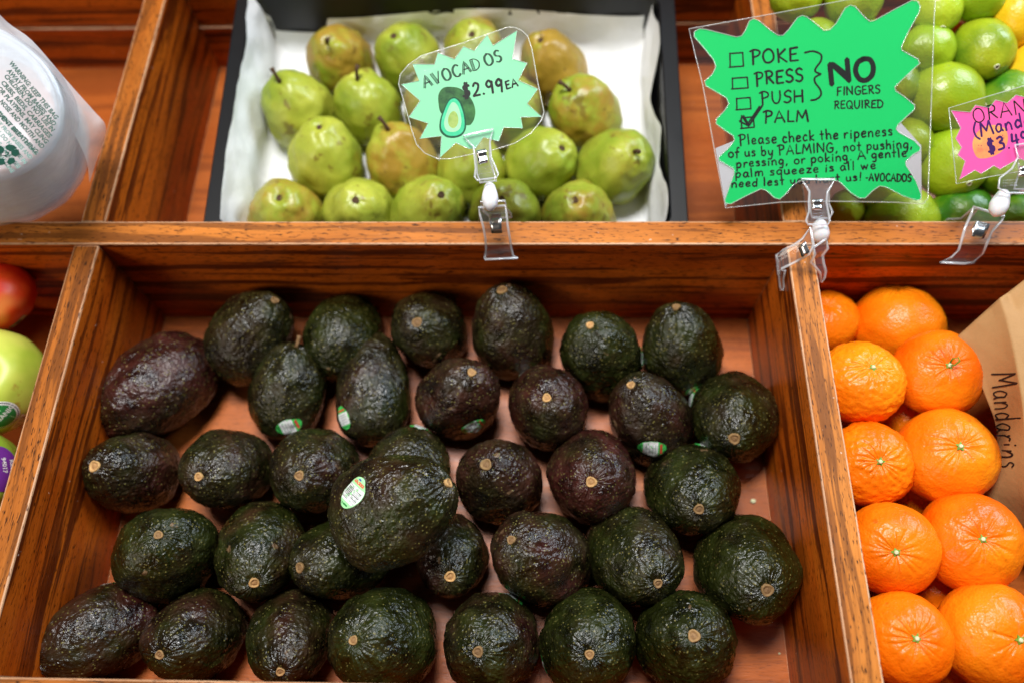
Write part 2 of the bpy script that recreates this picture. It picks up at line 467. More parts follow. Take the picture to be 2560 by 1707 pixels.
# ---------------------------------------------------------------- avocados
AVOCADOS = [  # centre, radius, half length, direction of the stem end, purple, green
    ((-0.2328, -0.0365, -0.0826), 0.0342, 0.0453, (0.5925, 0.3390, 0.7307), 0.35, 0.35),
    ((-0.1588, -0.0316, -0.0891), 0.0315, 0.0409, (0.0927, 0.8947, -0.4370), 0.10, 0.85),
    ((-0.0888, -0.0294, -0.0838), 0.0308, 0.0401, (-0.1002, -0.3091, 0.9457), 0.35, 0.40),
    ((-0.0205, -0.0305, -0.0811), 0.0335, 0.0436, (-0.1509, 0.3775, 0.9136), 0.45, 0.35),
    ((0.0503, -0.0519, -0.0815), 0.0326, 0.0424, (-0.2377, 0.1551, 0.9589), 0.10, 0.70),
    ((0.1157, -0.0451, -0.0840), 0.0317, 0.0412, (-0.2082, 0.4649, 0.8605), 0.10, 0.60),
    ((-0.3026, -0.0805, -0.0844), 0.0367, 0.0516, (-0.5531, -0.7672, 0.3248), 1.00, 0.10),
    ((-0.1986, -0.0822, -0.0887), 0.0302, 0.0392, (0.2542, 0.7465, 0.6149), 0.20, 0.50),
    ((-0.1308, -0.0772, -0.0920), 0.0303, 0.0467, (-0.0349, 0.9971, 0.0682), 0.25, 0.50),
    ((-0.0599, -0.0881, -0.0836), 0.0310, 0.0404, (0.2986, 0.1354, 0.9447), 0.70, 0.15),
    ((0.0090, -0.0968, -0.0813), 0.0324, 0.0422, (-0.0319, -0.1811, 0.9829), 0.80, 0.10),
    ((0.0865, -0.1031, -0.0839), 0.0319, 0.0415, (-0.4156, 0.3255, 0.8493), 0.60, 0.20),
    ((0.1520, -0.1035, -0.0835), 0.0336, 0.0436, (-0.2194, -0.6284, 0.7463), 0.20, 0.45),
    ((-0.3080, -0.1510, -0.0821), 0.0304, 0.0415, (-0.1592, -0.1511, 0.9756), 0.60, 0.25),
    ((-0.2355, -0.1472, -0.0836), 0.0315, 0.0409, (-0.0999, -0.4063, 0.9083), 0.40, 0.30),
    ((-0.1683, -0.1483, -0.0822), 0.0323, 0.0420, (0.0207, -0.3547, 0.9347), 0.35, 0.40),
    ((-0.0964, -0.1450, -0.0858), 0.0318, 0.0413, (-0.0751, 0.6826, -0.7269), 0.30, 0.30),
    ((-0.0279, -0.1537, -0.0823), 0.0316, 0.0411, (-0.1739, -0.0090, 0.9847), 0.60, 0.15),
    ((0.0415, -0.1520, -0.0800), 0.0342, 0.0444, (-0.0900, -0.3342, 0.9382), 0.95, 0.10),
    ((0.1158, -0.1611, -0.0824), 0.0333, 0.0432, (-0.0914, -0.5205, 0.8490), 0.20, 0.60),
    ((-0.2670, -0.2109, -0.0784), 0.0352, 0.0457, (0.2589, 0.0882, 0.9619), 0.10, 0.80),
    ((-0.2010, -0.2087, -0.0847), 0.0325, 0.0422, (0.2471, -0.6163, 0.7477), 0.25, 0.65),
    ((-0.1424, -0.2127, -0.0862), 0.0304, 0.0395, (-0.5106, -0.2876, 0.8103), 0.15, 0.70),
    ((-0.0617, -0.2097, -0.0888), 0.0278, 0.0361, (0.0891, -0.5422, 0.8355), 0.60, 0.30),
    ((0.0034, -0.2109, -0.0813), 0.0339, 0.0440, (-0.4665, 0.1070, 0.8780), 0.75, 0.30),
    ((0.0712, -0.2102, -0.0824), 0.0335, 0.0435, (0.2275, -0.5099, 0.8296), 0.35, 0.45),
    ((0.1487, -0.2180, -0.0783), 0.0361, 0.0470, (0.0225, -0.4303, 0.9024), 0.00, 0.85),
    ((-0.3080, -0.2655, -0.0862), 0.0308, 0.0423, (-0.5416, -0.4914, 0.6821), 0.85, 0.15),
    ((-0.2392, -0.2676, -0.0837), 0.0311, 0.0405, (-0.1272, -0.3516, 0.9275), 0.45, 0.45),
    ((-0.1718, -0.2687, -0.0866), 0.0299, 0.0388, (0.1451, -0.5528, 0.8206), 0.35, 0.45),
    ((-0.1047, -0.2692, -0.0775), 0.0358, 0.0466, (-0.2481, -0.0624, 0.9667), 0.10, 0.75),
    ((-0.0308, -0.2693, -0.0804), 0.0334, 0.0434, (-0.1484, -0.1948, 0.9695), 0.40, 0.35),
    ((0.0359, -0.2681, -0.0795), 0.0342, 0.0444, (-0.0508, -0.2327, 0.9712), 0.05, 0.90),
    ((0.1022, -0.2658, -0.0795), 0.0338, 0.0439, (-0.0597, -0.0051, 0.9982), 0.05, 0.75),
    ((-0.0939, -0.1909, -0.0202), 0.0349, 0.0453, (0.8479, 0.2873, 0.4455), 0.30, 0.45),
]
MANDARINS = [
    ((0.2303, -0.0252, -0.0780), 0.0265, 0.946, (-0.1807, 0.2621, 0.9480)),
    ((0.2843, -0.0295, -0.0750), 0.0355, 0.920, (-0.0595, 0.7675, 0.6383)),
    ((0.2345, -0.0908, -0.0430), 0.0309, 0.884, (0.0368, 0.1052, 0.9938)),
    ((0.2914, -0.0829, -0.0430), 0.0317, 0.866, (-0.1280, -0.1533, 0.9799)),
    ((0.2336, -0.1498, -0.0480), 0.0295, 0.872, (-0.1019, -0.1986, 0.9748)),
    ((0.2854, -0.1446, -0.0440), 0.0334, 0.860, (-0.0983, -0.0389, 0.9944)),
    ((0.2354, -0.2088, -0.0440), 0.0307, 0.874, (-0.2478, -0.2582, 0.9338)),
    ((0.2882, -0.2035, -0.0430), 0.0328, 0.864, (-0.1727, -0.1296, 0.9764)),
    ((0.2331, -0.2656, -0.0430), 0.0296, 0.885, (-0.0759, -0.0542, 0.9956)),
    ((0.2902, -0.2624, -0.0460), 0.0340, 0.840, (0.1213, -0.1647, 0.9789)),
    ((0.2839, -0.1006, -0.0920), 0.0295, 0.894, (0.4087, 0.3032, -0.8608)),
    ((0.2845, -0.1580, -0.0920), 0.0284, 0.894, (0.4186, 0.2255, -0.8798)),
    ((0.2822, -0.2253, -0.0920), 0.0286, 0.889, (0.4232, 0.1289, -0.8968)),
    ((0.2821, -0.2701, -0.0920), 0.0292, 0.842, (0.4258, 0.0622, -0.9027)),
]
PEARS = [  # centre, radius, stem direction, russet
    ((-0.1832, 0.2282, -0.0487), 0.0309, (-0.0371, -0.3390, 0.9400), 0.75),
    ((-0.1194, 0.2286, -0.0491), 0.0304, (-0.1646, -0.2399, 0.9567), 0.15),
    ((-0.0579, 0.2355, -0.0487), 0.0301, (0.0145, -0.3352, 0.9420), 0.50),
    ((0.0116, 0.2179, -0.0494), 0.0313, (-0.2708, -0.0828, 0.9591), 0.90),
    ((-0.2133, 0.1724, -0.0529), 0.0330, (-0.1538, -0.0423, 0.9872), 0.10),
    ((-0.1514, 0.1760, -0.0540), 0.0314, (-0.0895, 0.0164, 0.9959), 0.20),
    ((-0.0891, 0.1751, -0.0545), 0.0309, (-0.0613, -0.0554, 0.9966), 0.40),
    ((-0.0251, 0.1733, -0.0541), 0.0316, (-0.0731, -0.0475, 0.9962), 0.40),
    ((0.0402, 0.1689, -0.0540), 0.0322, (-0.3891, -0.0862, 0.9172), 0.55),
    ((-0.1835, 0.1226, -0.0583), 0.0330, (0.0554, 0.1265, 0.9904), 0.25),
    ((-0.1190, 0.1220, -0.0596), 0.0318, (-0.1571, 0.1473, 0.9765), 0.55),
    ((-0.0571, 0.1151, -0.0612), 0.0308, (-0.0207, 0.0854, 0.9961), 0.20),
    ((0.0046, 0.1195, -0.0600), 0.0316, (0.4858, -0.1974, 0.8515), 0.10),
    ((0.0665, 0.1138, -0.0594), 0.0329, (0.3493, -0.2512, 0.9027), 0.25),
    ((-0.2135, 0.0676, -0.0648), 0.0326, (0.1237, -0.0954, 0.9877), 0.60),
    ((-0.1513, 0.0709, -0.0652), 0.0319, (0.1290, -0.2836, 0.9502), 0.10),
    ((-0.0912, 0.0715, -0.0648), 0.0322, (0.3574, -0.1745, 0.9175), 0.30),
    ((-0.0273, 0.0709, -0.0653), 0.0317, (-0.0601, -0.2376, 0.9695), 0.10),
    ((0.0343, 0.0676, -0.0651), 0.0323, (-0.1225, -0.2192, 0.9680), 0.45),
]
LIMES = [  # centre, radius, length ratio, stem direction, dark green, lemon
    ((0.3475, 0.1659, 0.0190), 0.0235, 1.120, (0.0449, -0.9348, 0.3523), 0.60, 0),
    ((0.3424, 0.2023, 0.0403), 0.0208, 1.120, (-0.8551, 0.0112, 0.5184), 0.20, 0),
    ((0.3113, 0.1937, 0.0350), 0.0196, 1.120, (-0.0477, -0.9917, 0.1194), 0.40, 0),
    ((0.3055, 0.1660, 0.0188), 0.0204, 1.120, (-0.8367, -0.3804, 0.3939), 0.30, 0),
    ((0.3204, 0.1337, 0.0003), 0.0282, 1.120, (-0.9076, 0.0216, 0.4192), 0.25, 0),
    ((0.3714, 0.1333, 0.0003), 0.0230, 1.120, (-0.9086, -0.3691, 0.1956), 0.90, 0),
    ((0.3288, 0.0911, -0.0237), 0.0270, 1.120, (0.0602, -0.9299, 0.3629), 0.10, 0),
    ((0.3391, 0.0536, -0.0445), 0.0239, 1.120, (-0.9618, -0.0712, 0.2643), 0.95, 0),
    ((0.2899, 0.0495, -0.0450), 0.0272, 1.120, (-0.9440, -0.1014, 0.3138), 0.45, 0),
    ((0.2473, 0.0583, -0.0420), 0.0143, 1.120, (-0.1732, 0.4590, 0.8714), 0.30, 0),
    ((0.3808, 0.0527, -0.0450), 0.0200, 1.120, (-0.8228, -0.5128, 0.2450), 0.90, 0),
    ((0.3680, 0.0871, -0.0258), 0.0225, 1.120, (0.0508, -0.7443, 0.6659), 0.85, 0),
    ((0.2032, 0.2030, 0.0397), 0.0197, 1.120, (-0.6741, -0.5243, 0.5203), 0.15, 0),
    ((0.2472, 0.2001, 0.0383), 0.0216, 1.120, (0.0700, -0.7386, 0.6705), 0.40, 0),
    ((0.2181, 0.1703, 0.0208), 0.0198, 1.120, (-0.4942, -0.8673, -0.0599), 0.35, 0),
    ((0.2622, 0.1684, 0.0200), 0.0211, 1.120, (0.2202, -0.5837, 0.7816), 0.50, 0),
    ((0.2415, 0.1380, 0.0025), 0.0218, 1.120, (-0.7295, -0.2833, 0.6225), 0.30, 0),
    ((0.2804, 0.1421, 0.0050), 0.0205, 1.120, (-0.3833, -0.6198, 0.6848), 0.70, 0),
    ((0.2598, 0.1069, -0.0150), 0.0226, 1.120, (0.1037, -0.7198, 0.6864), 0.50, 0),
    ((0.2941, 0.1038, -0.0167), 0.0193, 1.120, (-0.4033, -0.5691, 0.7166), 0.20, 0),
    ((0.2696, 0.0770, -0.0317), 0.0213, 1.120, (-0.8247, -0.3301, 0.4592), 0.20, 0),
    ((0.4161, 0.1266, -0.0033), 0.0223, 1.120, (-0.9460, -0.0914, 0.3110), 0.50, 0),
    ((0.4171, 0.0587, -0.0417), 0.0225, 1.120, (-0.8954, -0.2487, 0.3694), 0.50, 0),
    ((0.4084, 0.0914, -0.0233), 0.0212, 1.120, (-0.7330, -0.5124, 0.4475), 0.30, 0),
    ((0.3734, 0.1873, 0.0317), 0.0196, 1.120, (-0.1235, -0.8204, -0.5583), 0.00, 1),
    ((0.3982, 0.1534, 0.0120), 0.0248, 1.120, (-0.9667, -0.2471, 0.0661), 0.00, 1),
    ((0.4045, 0.1926, 0.0350), 0.0195, 1.120, (-0.2476, -0.8973, -0.3655), 0.00, 1),
]
APPLES = [
    ((-0.4284, -0.0200, -0.0450), 0.0296, (0.1326, 0.4543, 0.8809), 0),
    ((-0.4213, -0.0879, -0.0600), 0.0410, (0.2651, -0.1157, 0.9573), 1),
    ((-0.4145, -0.1601, -0.0600), 0.0336, (0.4601, -0.1373, 0.8772), 2),
    ((-0.4713, -0.0316, -0.0850), 0.0289, (0.4592, -0.1393, 0.8774), 2),
]
STICKERS = [  # avocado, outward direction, long direction, half length
    (7, (0.0064, -0.0295, 0.0061), (0.2925, -0.8809, 0.3722), (0.9435, 0.3292, 0.0376), 0.0101),
    (8, (-0.0155, -0.0293, 0.0137), (-0.6283, -0.5190, 0.5796), (-0.3762, 0.8547, 0.3576), 0.0092),
    (9, (0.0125, -0.0268, 0.0034), (0.4083, -0.9099, 0.0737), (0.8880, 0.4146, 0.1987), 0.0101),
    (11, (-0.0007, -0.0283, 0.0115), (-0.0252, -0.9257, 0.3774), (0.9982, -0.0025, 0.0604), 0.0106),
    (12, (-0.0277, 0.0160, -0.0050), (-0.8782, 0.4634, -0.1182), (0.3866, 0.8334, 0.3950), 0.0097),
    (4, (0.0315, -0.0005, -0.0044), (0.9987, 0.0067, -0.0500), (0.0149, 0.9086, 0.4174), 0.0092),
    (5, (0.0091, -0.0308, -0.0063), (0.2829, -0.9561, -0.0770), (0.9556, 0.2878, -0.0626), 0.0092),
    (10, (-0.0160, 0.0267, -0.0006), (-0.5181, 0.8552, 0.0135), (0.8446, 0.5091, 0.1657), 0.0092),
    (16, (0.0085, 0.0293, 0.0071), (0.2929, 0.9013, 0.3191), (0.9550, -0.2598, -0.1428), 0.0092),
    (19, (0.0111, 0.0304, 0.0037), (0.3469, 0.9157, 0.2027), (0.9318, -0.3119, -0.1857), 0.0092),
    (27, (0.0018, 0.0316, -0.0004), (-0.0871, 0.9804, 0.1765), (0.9952, 0.0776, 0.0601), 0.0092),
    (31, (0.0127, 0.0296, -0.0027), (0.3882, 0.9212, -0.0249), (0.8987, -0.3844, -0.2109), 0.0092),
    (32, (-0.0286, -0.0155, -0.0034), (-0.8737, -0.4731, -0.1132), (0.4777, -0.7908, -0.3826), 0.0092),
    (34, (-0.0222, 0.0043, 0.0251), (-0.5912, 0.1575, 0.7910), (0.5696, 0.7759, 0.2712), 0.0110),
]

AV_LABELS = ['tilted black green avocado in the back left of the bin, stem toward the rail',
 'dark green avocado in the back row with no stem showing, second from the left',
 'round dark avocado in the back row, third from the left, pale stem facing front',
 'tall dark avocado near the rail, mid back row, stem at its top',
 'smooth dark green avocado in the back row, second from the right',
 'dark avocado at the right end of the back row, tip pointing forward',
 'large purple red avocado lying against the left divider',
 'avocado with a short upright stalk and a green white sticker below',
 'long upright olive avocado with an oval sticker on its lower left',
 'dark brown avocado with its sticker low on the right, beside the long olive one',
 'round purple black avocado with a bright centred stem, middle of the second row',
 'pear shaped brown avocado with a round sticker at its foot',
 'brown green avocado with a tan scuff, nearest the right divider in the second row',
 'dark avocado lying sideways at the left wall below the purple one',
 'brown oval avocado in the third row with its pale stem low on the left',
 'brown avocado in the third row just left of the avocado on top of the pile',
 'avocado mostly hidden behind the one lying on top',
 'brown black avocado just right of the one on top, tan stem at upper left',
 'round speckled purple avocado with a large stem, right of the middle',
 'olive brown avocado in the third row near the right divider',
 'big round green avocado in the fourth row at the left with a centred stem',
 'olive green avocado in the fourth row with its stem near the bottom',
 'blue green avocado partly under the left end of the one on top',
 'small dark avocado partly under the right end of the one on top',
 'reddish brown avocado in the fourth row with its stem at upper left',
 'bumpy green brown avocado with a tan scar and its stem at lower right',
 'largest smooth green avocado beside the right divider',
 'dark purple brown avocado in the bottom left corner, lying sideways',
 'brown green avocado in the front row, second from the left',
 'olive brown avocado in the front row, third from the left, stem at the bottom',
 'big mottled green avocado in the front row below the one on top',
 'round brown speckled avocado in the front row with a sticker edge on top',
 'bright green speckled avocado in the front row, second from the right',
 'dark green avocado at the right end of the front row, stem in the centre',
 'pebbly avocado with a barcode sticker lying on top of the others']
def smooth_obj(name, V, F, mat, loc, rot, parent=None):
    o = obj(name, mesh(name, V, F, mat, True), parent); o.location = loc
    if rot is not None: o.rotation_euler = rot.to_euler()
    return o
def disc_button(name, r, h, seed, parent, loc, rot, rim=CORK_RIM, core=CORK):
    rs = random.Random(seed); n = 18; V = []; F = []; MI = []
    prof = [(1.0, -.6), (1.05, .0), (1.0, .45), (.86, .62), (.70, .50), (.60, .22), (.42, .30), (.2, .48), (.03, .42)]
    for r_, z_ in prof:
        for k in range(n):
            q = 1 + .07 * math.sin(3 * 2 * math.pi * k / n + seed) + rs.uniform(-.05, .05)
            V.append((r * r_ * q * (1 + .12 * math.sin(2 * math.pi * k / n + seed * 2)) * math.cos(2 * math.pi * k / n), r * r_ * q * (1 + .12 * math.sin(2 * math.pi * k / n + seed * 2)) * math.sin(2 * math.pi * k / n), h * (z_ + rs.uniform(-.08, .08))))
    for i in range(len(prof) - 1):
        F += [(i * n + k, i * n + (k + 1) % n, (i + 1) * n + (k + 1) % n, (i + 1) * n + k) for k in range(n)]; MI += [0 if i < 5 else 1] * n
    F.append(tuple(range((len(prof) - 1) * n, len(prof) * n))); MI.append(1)
    o = obj(name, mesh(name, V, F, [rim, core], True, MI), parent); o.location = loc
    if rot is not None: o.rotation_euler = rot.to_euler()
    return o
avo_grids = {}
avos = []
for i, (c, r, L, ax, pu, gr) in enumerate(AVOCADOS):
    near = i >= 13
    key = (176, 124) if near else (132, 92)
    if key not in avo_grids: avo_grids[key] = sph_grid(*key)
    T_, P_, F_ = avo_grids[key]
    rs = np.random.RandomState(100 + i)
    sx, cx_ = np.sin(T_), np.cos(T_)
    neck = .10 + .07 * rs.rand() + (.05 if i in (8, 0, 3, 11) else 0)
    rad = r * sx * (1 - neck * cx_ + .03 * np.cos(2 * T_))
    el = 1 + .035 * rs.randn() * np.cos(2 * (P_ + rs.rand() * 3))
    X, Y, Z = rad * np.cos(P_) * el, rad * np.sin(P_) * el, L * cx_
    U = np.stack([sx * np.cos(P_), sx * np.sin(P_), cx_], 1)
    S = rs.rand(3) * 50
    lump = fbm(U * 1.3 + S, 3) * .075
    bumps = 0
    amp = .75 + .5 * rs.rand()
    q = np.stack([X, Y, Z], 1)
    n1 = perlin(q * rs.uniform(230, 310) + S); n2 = perlin(q * 430 + S * 2)
    pebb = (1 - np.abs(n1) * 2.2) * .6 + n2 * .45
    w = np.exp(-(T_ / .62) ** 2)                    # near the stem the skin pulls into radial folds
    fold = perlin(np.stack([np.cos(P_) * 7.5, np.sin(P_) * 7.5, T_ * 2.2], 1) + S) + .6 * perlin(np.stack([np.cos(P_) * 15, np.sin(P_) * 15, T_ * 4], 1) + S)
    wr = perlin(np.stack([X * 110, Y * 110, Z * 60], 1) + S)      # larger wrinkles
    soft = rs.uniform(.15, 1.1)
    disp = lump * r + (.0007 * amp) * pebb * (1 - .75 * w) + .0008 * soft * (wr) * (1 - w) + .0011 * w * fold * np.minimum(1, T_ / .13)
    disp -= .0022 * np.exp(-(T_ / .16) ** 2)        # the little pit round the stem
    N_ = np.stack([X / r ** 2, Y / r ** 2, Z / L ** 2], 1); N_ /= np.linalg.norm(N_, axis=1)[:, None] + 1e-12
    V = q + N_ * disp[:, None]
    rot = basis(ax)
    rot = rot @ Matrix.Rotation(rs.rand() * 6.28, 3, 'Z')
    o = smooth_obj('avocado', V, F_, AVO, c, rot)
    o['purple'] = pu; o['green'] = gr
    tag(o, AV_LABELS[i], 'avocado', 'avocados set out in the oak bin')
    avos.append((o, rot, F_, V))
    zt = float(V[0, 2])
    if i == 7:
        v_, f_ = tube([(0, 0, -.001), (.0002, .0003, .003), (.0006, .001, .007), (.0006, .0014, .0095)], .0016, 9, rs=[.0022, .0014, .0015, .0019])
        s = obj('stem', mesh('stem', v_, f_, [CORK], True), o); s.location = (0, 0, zt)
    elif i not in (1, 8, 16):
        disc_button('stem_scar', .0029 + .0013 * rs.rand(), .0026, i, o, (0, 0, zt + .0006), None)
for k, (i, c, n, u, sz) in enumerate(STICKERS):
    o, rot, F_, V = avos[i]
    bvh = BVHTree.FromPolygons([Vector(v) for v in V.tolist()], F_)
    inv = rot.transposed()
    put_sticker(o, bvh, inv @ Vector(c), inv @ Vector(n), inv @ Vector(u), sz, sz * .70, i == 34)

# ---------------------------------------------------------------- mandarins
MD_LABELS = ['mandarin at the back, half hidden behind the divider',
 'mandarin lying on its side at the back, touching the dark wall',
 'wrinkled mandarin beside the divider with a green stem scar',
 'mandarin with a bent dry stalk next to the paper bag',
 'pitted mandarin at the divider with a pale round scar, second of the left column',
 'large glossy mandarin below the one with the dry stalk',
 'yellow orange mandarin at the divider, third of the left column',
 'large mandarin beside the lower end of the paper bag',
 'creased mandarin at the divider in the bottom corner of its bin',
 'largest mandarin in the bottom right corner of the photo',
 'shaded mandarin under the two at the back of the pile',
 'shaded mandarin under the large glossy one',
 'shaded mandarin low between the two bottom rows',
 'lowest mandarin, seen at the bottom edge of the photo']
gm = sph_grid(128, 84)
def calyx(parent, zt, rs, r=.0032):
    V = [(0, 0, .0012)]; n = 10
    for k in range(n):
        rr = r * (1.0 if k % 2 == 0 else .5) * rs.uniform(.85, 1.15); a = 2 * math.pi * k / n
        V.append((rr * math.cos(a), rr * math.sin(a), .0004 if k % 2 == 0 else .0009))
    for k in range(n):
        rr = r * (1.0 if k % 2 == 0 else .5) * .9; a = 2 * math.pi * k / n; V.append((rr * math.cos(a), rr * math.sin(a), -.0012))
    F = [(0, 1 + k, 1 + (k + 1) % n) for k in range(n)] + [(1 + k, 11 + k, 11 + (k + 1) % n, 1 + (k + 1) % n) for k in range(n)]
    o = obj('calyx', mesh('calyx', V, F, CALYX), parent); o.location = (0, 0, zt)
    v, f = lathe([(.0013, 0), (.0014, .0016), (.0010, .0021), (.0003, .0019)], 10)
    obj('stem_scar', mesh('stem_scar', v, f, CALYX_C, True), o)
    return o
for i, (c, r, fl, ax) in enumerate(MANDARINS):
    T_, P_, F_ = gm; rs = np.random.RandomState(300 + i); S = rs.rand(3) * 40
    sx, cz = np.sin(T_), np.cos(T_)
    U = np.stack([sx * np.cos(P_), sx * np.sin(P_), cz], 1)
    lump = fbm(U * 1.4 + S, 2) * .035
    w = np.exp(-((T_ - .30) / .34) ** 2)
    ribs = perlin(np.stack([np.cos(P_) * 2.6, np.sin(P_) * 2.6, T_ * .8], 1) + S)
    crease = -np.maximum(0, .25 - np.abs(ribs)) / .25
    rough = (.0010 if i in (2, 4) else .00035)
    disp = lump * r + .0012 * w * crease * np.minimum(1, T_ / .1) + rough * perlin(U * 9 + S) + .00016 * perlin(U * 34 + S) + .00010 * perlin(U * 60 + S)
    disp -= .0035 * np.exp(-(T_ / .22) ** 2)
    V = U * np.array([r, r, r * fl]) * (1 + disp / r)[:, None]
    rot = basis(ax) @ Matrix.Rotation(rs.rand() * 6.28, 3, 'Z')
    o = smooth_obj('mandarin', V, F_, MANDARIN, c, rot)
    tag(o, MD_LABELS[i], 'mandarin', 'mandarins piled in the right bin')
    if 2 <= i <= 9: 
        cx = calyx(o, float(V[0, 2]) + .0002, random.Random(i), .0034)
        if i == 3:
            v, f = tube([(0, 0, .001), (.0015, .0015, .005), (.0005, .004, .009), (-.002, .004, .010), (-.003, .002, .006), (-.002, .0015, .002)], .0006, 6)
            obj('dry_stalk', mesh('dry_stalk', v, f, CALYX, True), o).location = (0, 0, float(V[0, 2]))

# ---------------------------------------------------------------- pears
PR_LABELS = ['russeted brown pear at the back left of the tray with a short stem',
 'plain green pear in the back row, second from the left',
 'pear peeping over the top of the AVOCADOS sign',
 'golden brown pear in the back row right of the sign',
 'green pear with a tall stem at the left edge of the tray',
 'yellow green pear with a short stem in the second row',
 'pear behind the left half of the AVOCADOS sign',
 'pear behind the right half of the AVOCADOS sign',
 'olive pear with a curved stem at the right of the second row',
 'pale green pear in the third row, leftmost',
 'pear with a dark leaning stem touching the sign',
 'green pear behind the upper part of the sign clip',
 'smooth green pear right of the sign clip in the third row',
 'leaning green pear with an open stem end at the right',
 'yellow brown pear at the front left of the tray',
 'rounded green pear in the front row, second from the left',
 'yellow pear in the front row left of the clip',
 'green pear in the front row behind the clip',
 'red blushed pear at the right of the front row']
gp = sph_grid(64, 48)
for i, (c, r, ax, ru) in enumerate(PEARS):
    T_, P_, F_ = gp; rs = np.random.RandomState(500 + i); S = rs.rand(3) * 40
    sx, cz = np.sin(T_), np.cos(T_)
    k = .14 + .16 * rs.rand()
    rad = r * sx * (1 - k * cz + .05 * np.cos(2 * T_)); H = r * (1.10 + .15 * rs.rand())
    U = np.stack([sx * np.cos(P_), sx * np.sin(P_), cz], 1)
    V = np.stack([rad * np.cos(P_), rad * np.sin(P_), H * cz], 1)
    disp = fbm(U * 1.4 + S, 3) * .085 * r - .0030 * np.exp(-(T_ / .2) ** 2) + .0003 * perlin(U * 9 + S)
    V = V + U * disp[:, None]
    rot = basis(ax) @ Matrix.Rotation(rs.rand() * 6.28, 3, 'Z')
    o = smooth_obj('pear', V, F_, PEAR, c, rot); o['russet'] = ru
    tag(o, PR_LABELS[i], 'pear', 'pears on the lined tray')
    zt = float(V[0, 2])
    if i in (0, 4, 5, 8, 10, 13):
        a = rs.rand() * 6.28; dx, dy = math.cos(a) * .003, math.sin(a) * .003
        v, f = tube([(0, 0, -.001), (dx * .3, dy * .3, .004), (dx, dy, .009), (dx * 1.9, dy * 1.9, .0125)], .0015, 8, rs=[.0022, .0015, .0015, .0021])
        obj('stem', mesh('stem', v, f, TWIG, True), o).location = (0, 0, zt)
    else:
        disc_button('stem_scar', .0028, .0025, i + 60, o, (0, 0, zt), None, TWIG, TWIG)

# ---------------------------------------------------------------- limes and lemons
LM_LABELS = ['dark tipped lime beside the lemons at the top right',
 'yellow green lime cut by the top edge of the photo',
 'lime at the top just right of the notice corner',
 'pale lime half covered by the right edge of the notice',
 'large pale lime between the notice and the pink sign',
 'dark green lime above the pink sign',
 'yellow lime left of the pink sign',
 'deep green lime on the rail under the pink sign',
 'long lime on the rail below the notice',
 'small lime beside the notice clip',
 "dark lime behind the pink sign's clip",
 'dark green lime behind the lower part of the pink sign',
 'lime at the top edge, leftmost of its heap',
 'lime at the top edge behind the notice',
 'lime behind the upper left of the notice',
 'lime behind the upper middle of the notice',
 'lime behind the left middle of the notice',
 'lime behind the word FINGERS',
 'lime behind the centre of the notice',
 'lime behind the lower right of the notice',
 "lime low behind the notice's bottom edge",
 'lime behind the right half of the pink sign',
 'lime on the rail at the far right edge',
 'lime behind the lower right of the pink sign',
 'yellow lemon at the top right corner',
 'lemon at the right edge below the other lemon',
 'lemon in the top right, beyond the others']
gl = sph_grid(64, 44)
for i, (c, r, fl, ax, dk, lem) in enumerate(LIMES):
    T_, P_, F_ = gl; rs = np.random.RandomState(700 + i); S = rs.rand(3) * 40
    sx, cz = np.sin(T_), np.cos(T_)
    fl2 = fl * (1.08 if lem else 1.0)
    nip = (.16 if lem else .06) * (np.exp(-(T_ / .28) ** 2) + 1.3 * np.exp(-((math.pi - T_) / .28) ** 2))
    U = np.stack([sx * np.cos(P_), sx * np.sin(P_), cz], 1)
    V = np.stack([r * sx * np.cos(P_), r * sx * np.sin(P_), r * cz * (fl2 + nip)], 1)
    V = V + U * (fbm(U * 1.5 + S, 2) * .04 * r + .00025 * perlin(U * 14 + S))[:, None]
    rot = basis(ax) @ Matrix.Rotation(rs.rand() * 6.28, 3, 'Z')
    nm = 'lemon' if lem else 'lime'
    o = smooth_obj(nm, V, F_, LEMON if lem else LIME, c, rot); o['dark'] = dk * .55
    tag(o, LM_LABELS[i], nm, 'lemons beside the limes' if lem else 'limes heaped in the upper right bin')
    if i in (0, 2, 6, 7, 5, 24): disc_button('stem_scar', .0020, .0012, i + 90, o, (0, 0, float(V[0, 2])), None, CALYX_C, TWIG)
# ---------------------------------------------------------------- the tray of pears
def at(px, py, zc=None, Y=None, Z=None, X=None):
    # a place in the shop, sighted from the camera spot through the 2352-wide view
    f = LENS / 36 * 2352
    v = _f + _r * ((px - 1176) / f) - _u * ((py - 784.2) / f); c = Vector(CAM_LOC)
    if zc is not None: t = zc
    elif Y is not None: t = (Y - c.y) / v.y
    elif X is not None: t = (X - c.x) / v.x
    else: t = (Z - c.z) / v.z
    return c + v * t
PLASTIC_BLACK = plain('black_tray_plastic', (.004, .0042, .005), .38, .35, vary=.3, scale=120)
def paper_mat(name, col, fib=300, b_=.15, trans=.0):
    m, nt, b = new_mat(name); N = NT(nt); v = N.coords()
    c = N.mix(N.noise(v, 30, 4), tuple(x * .93 for x in col), col)
    c = N.mix(N.ramp(N.noise(v, fib, 3, .7), [(.35, .25), (.6, 0.)]), c, tuple(x * .8 for x in col))
    N.l(c, b.inputs['Base Color']); b.inputs['Roughness'].default_value = .7; b.inputs['Specular IOR Level'].default_value = .3
    N.l(N.bump(N.math('ADD', N.noise(v, 26, 3), N.math('MULTIPLY', N.noise(v, fib, 3), .12)), b_, .003), b.inputs['Normal'])
    return m
LINER = paper_mat('white_liner_paper', (.87, .88, .90), 400, .8)
KRAFT = paper_mat('brown_kraft_paper', (.44, .235, .09), 380, .5)
tray = empty('pear_tray', (-.0745, .03, -.100)); tray.rotation_euler = (math.radians(6.3), 0, 0)
tag(tray, 'black plastic tray lined with white paper holding the pears', 'tray')
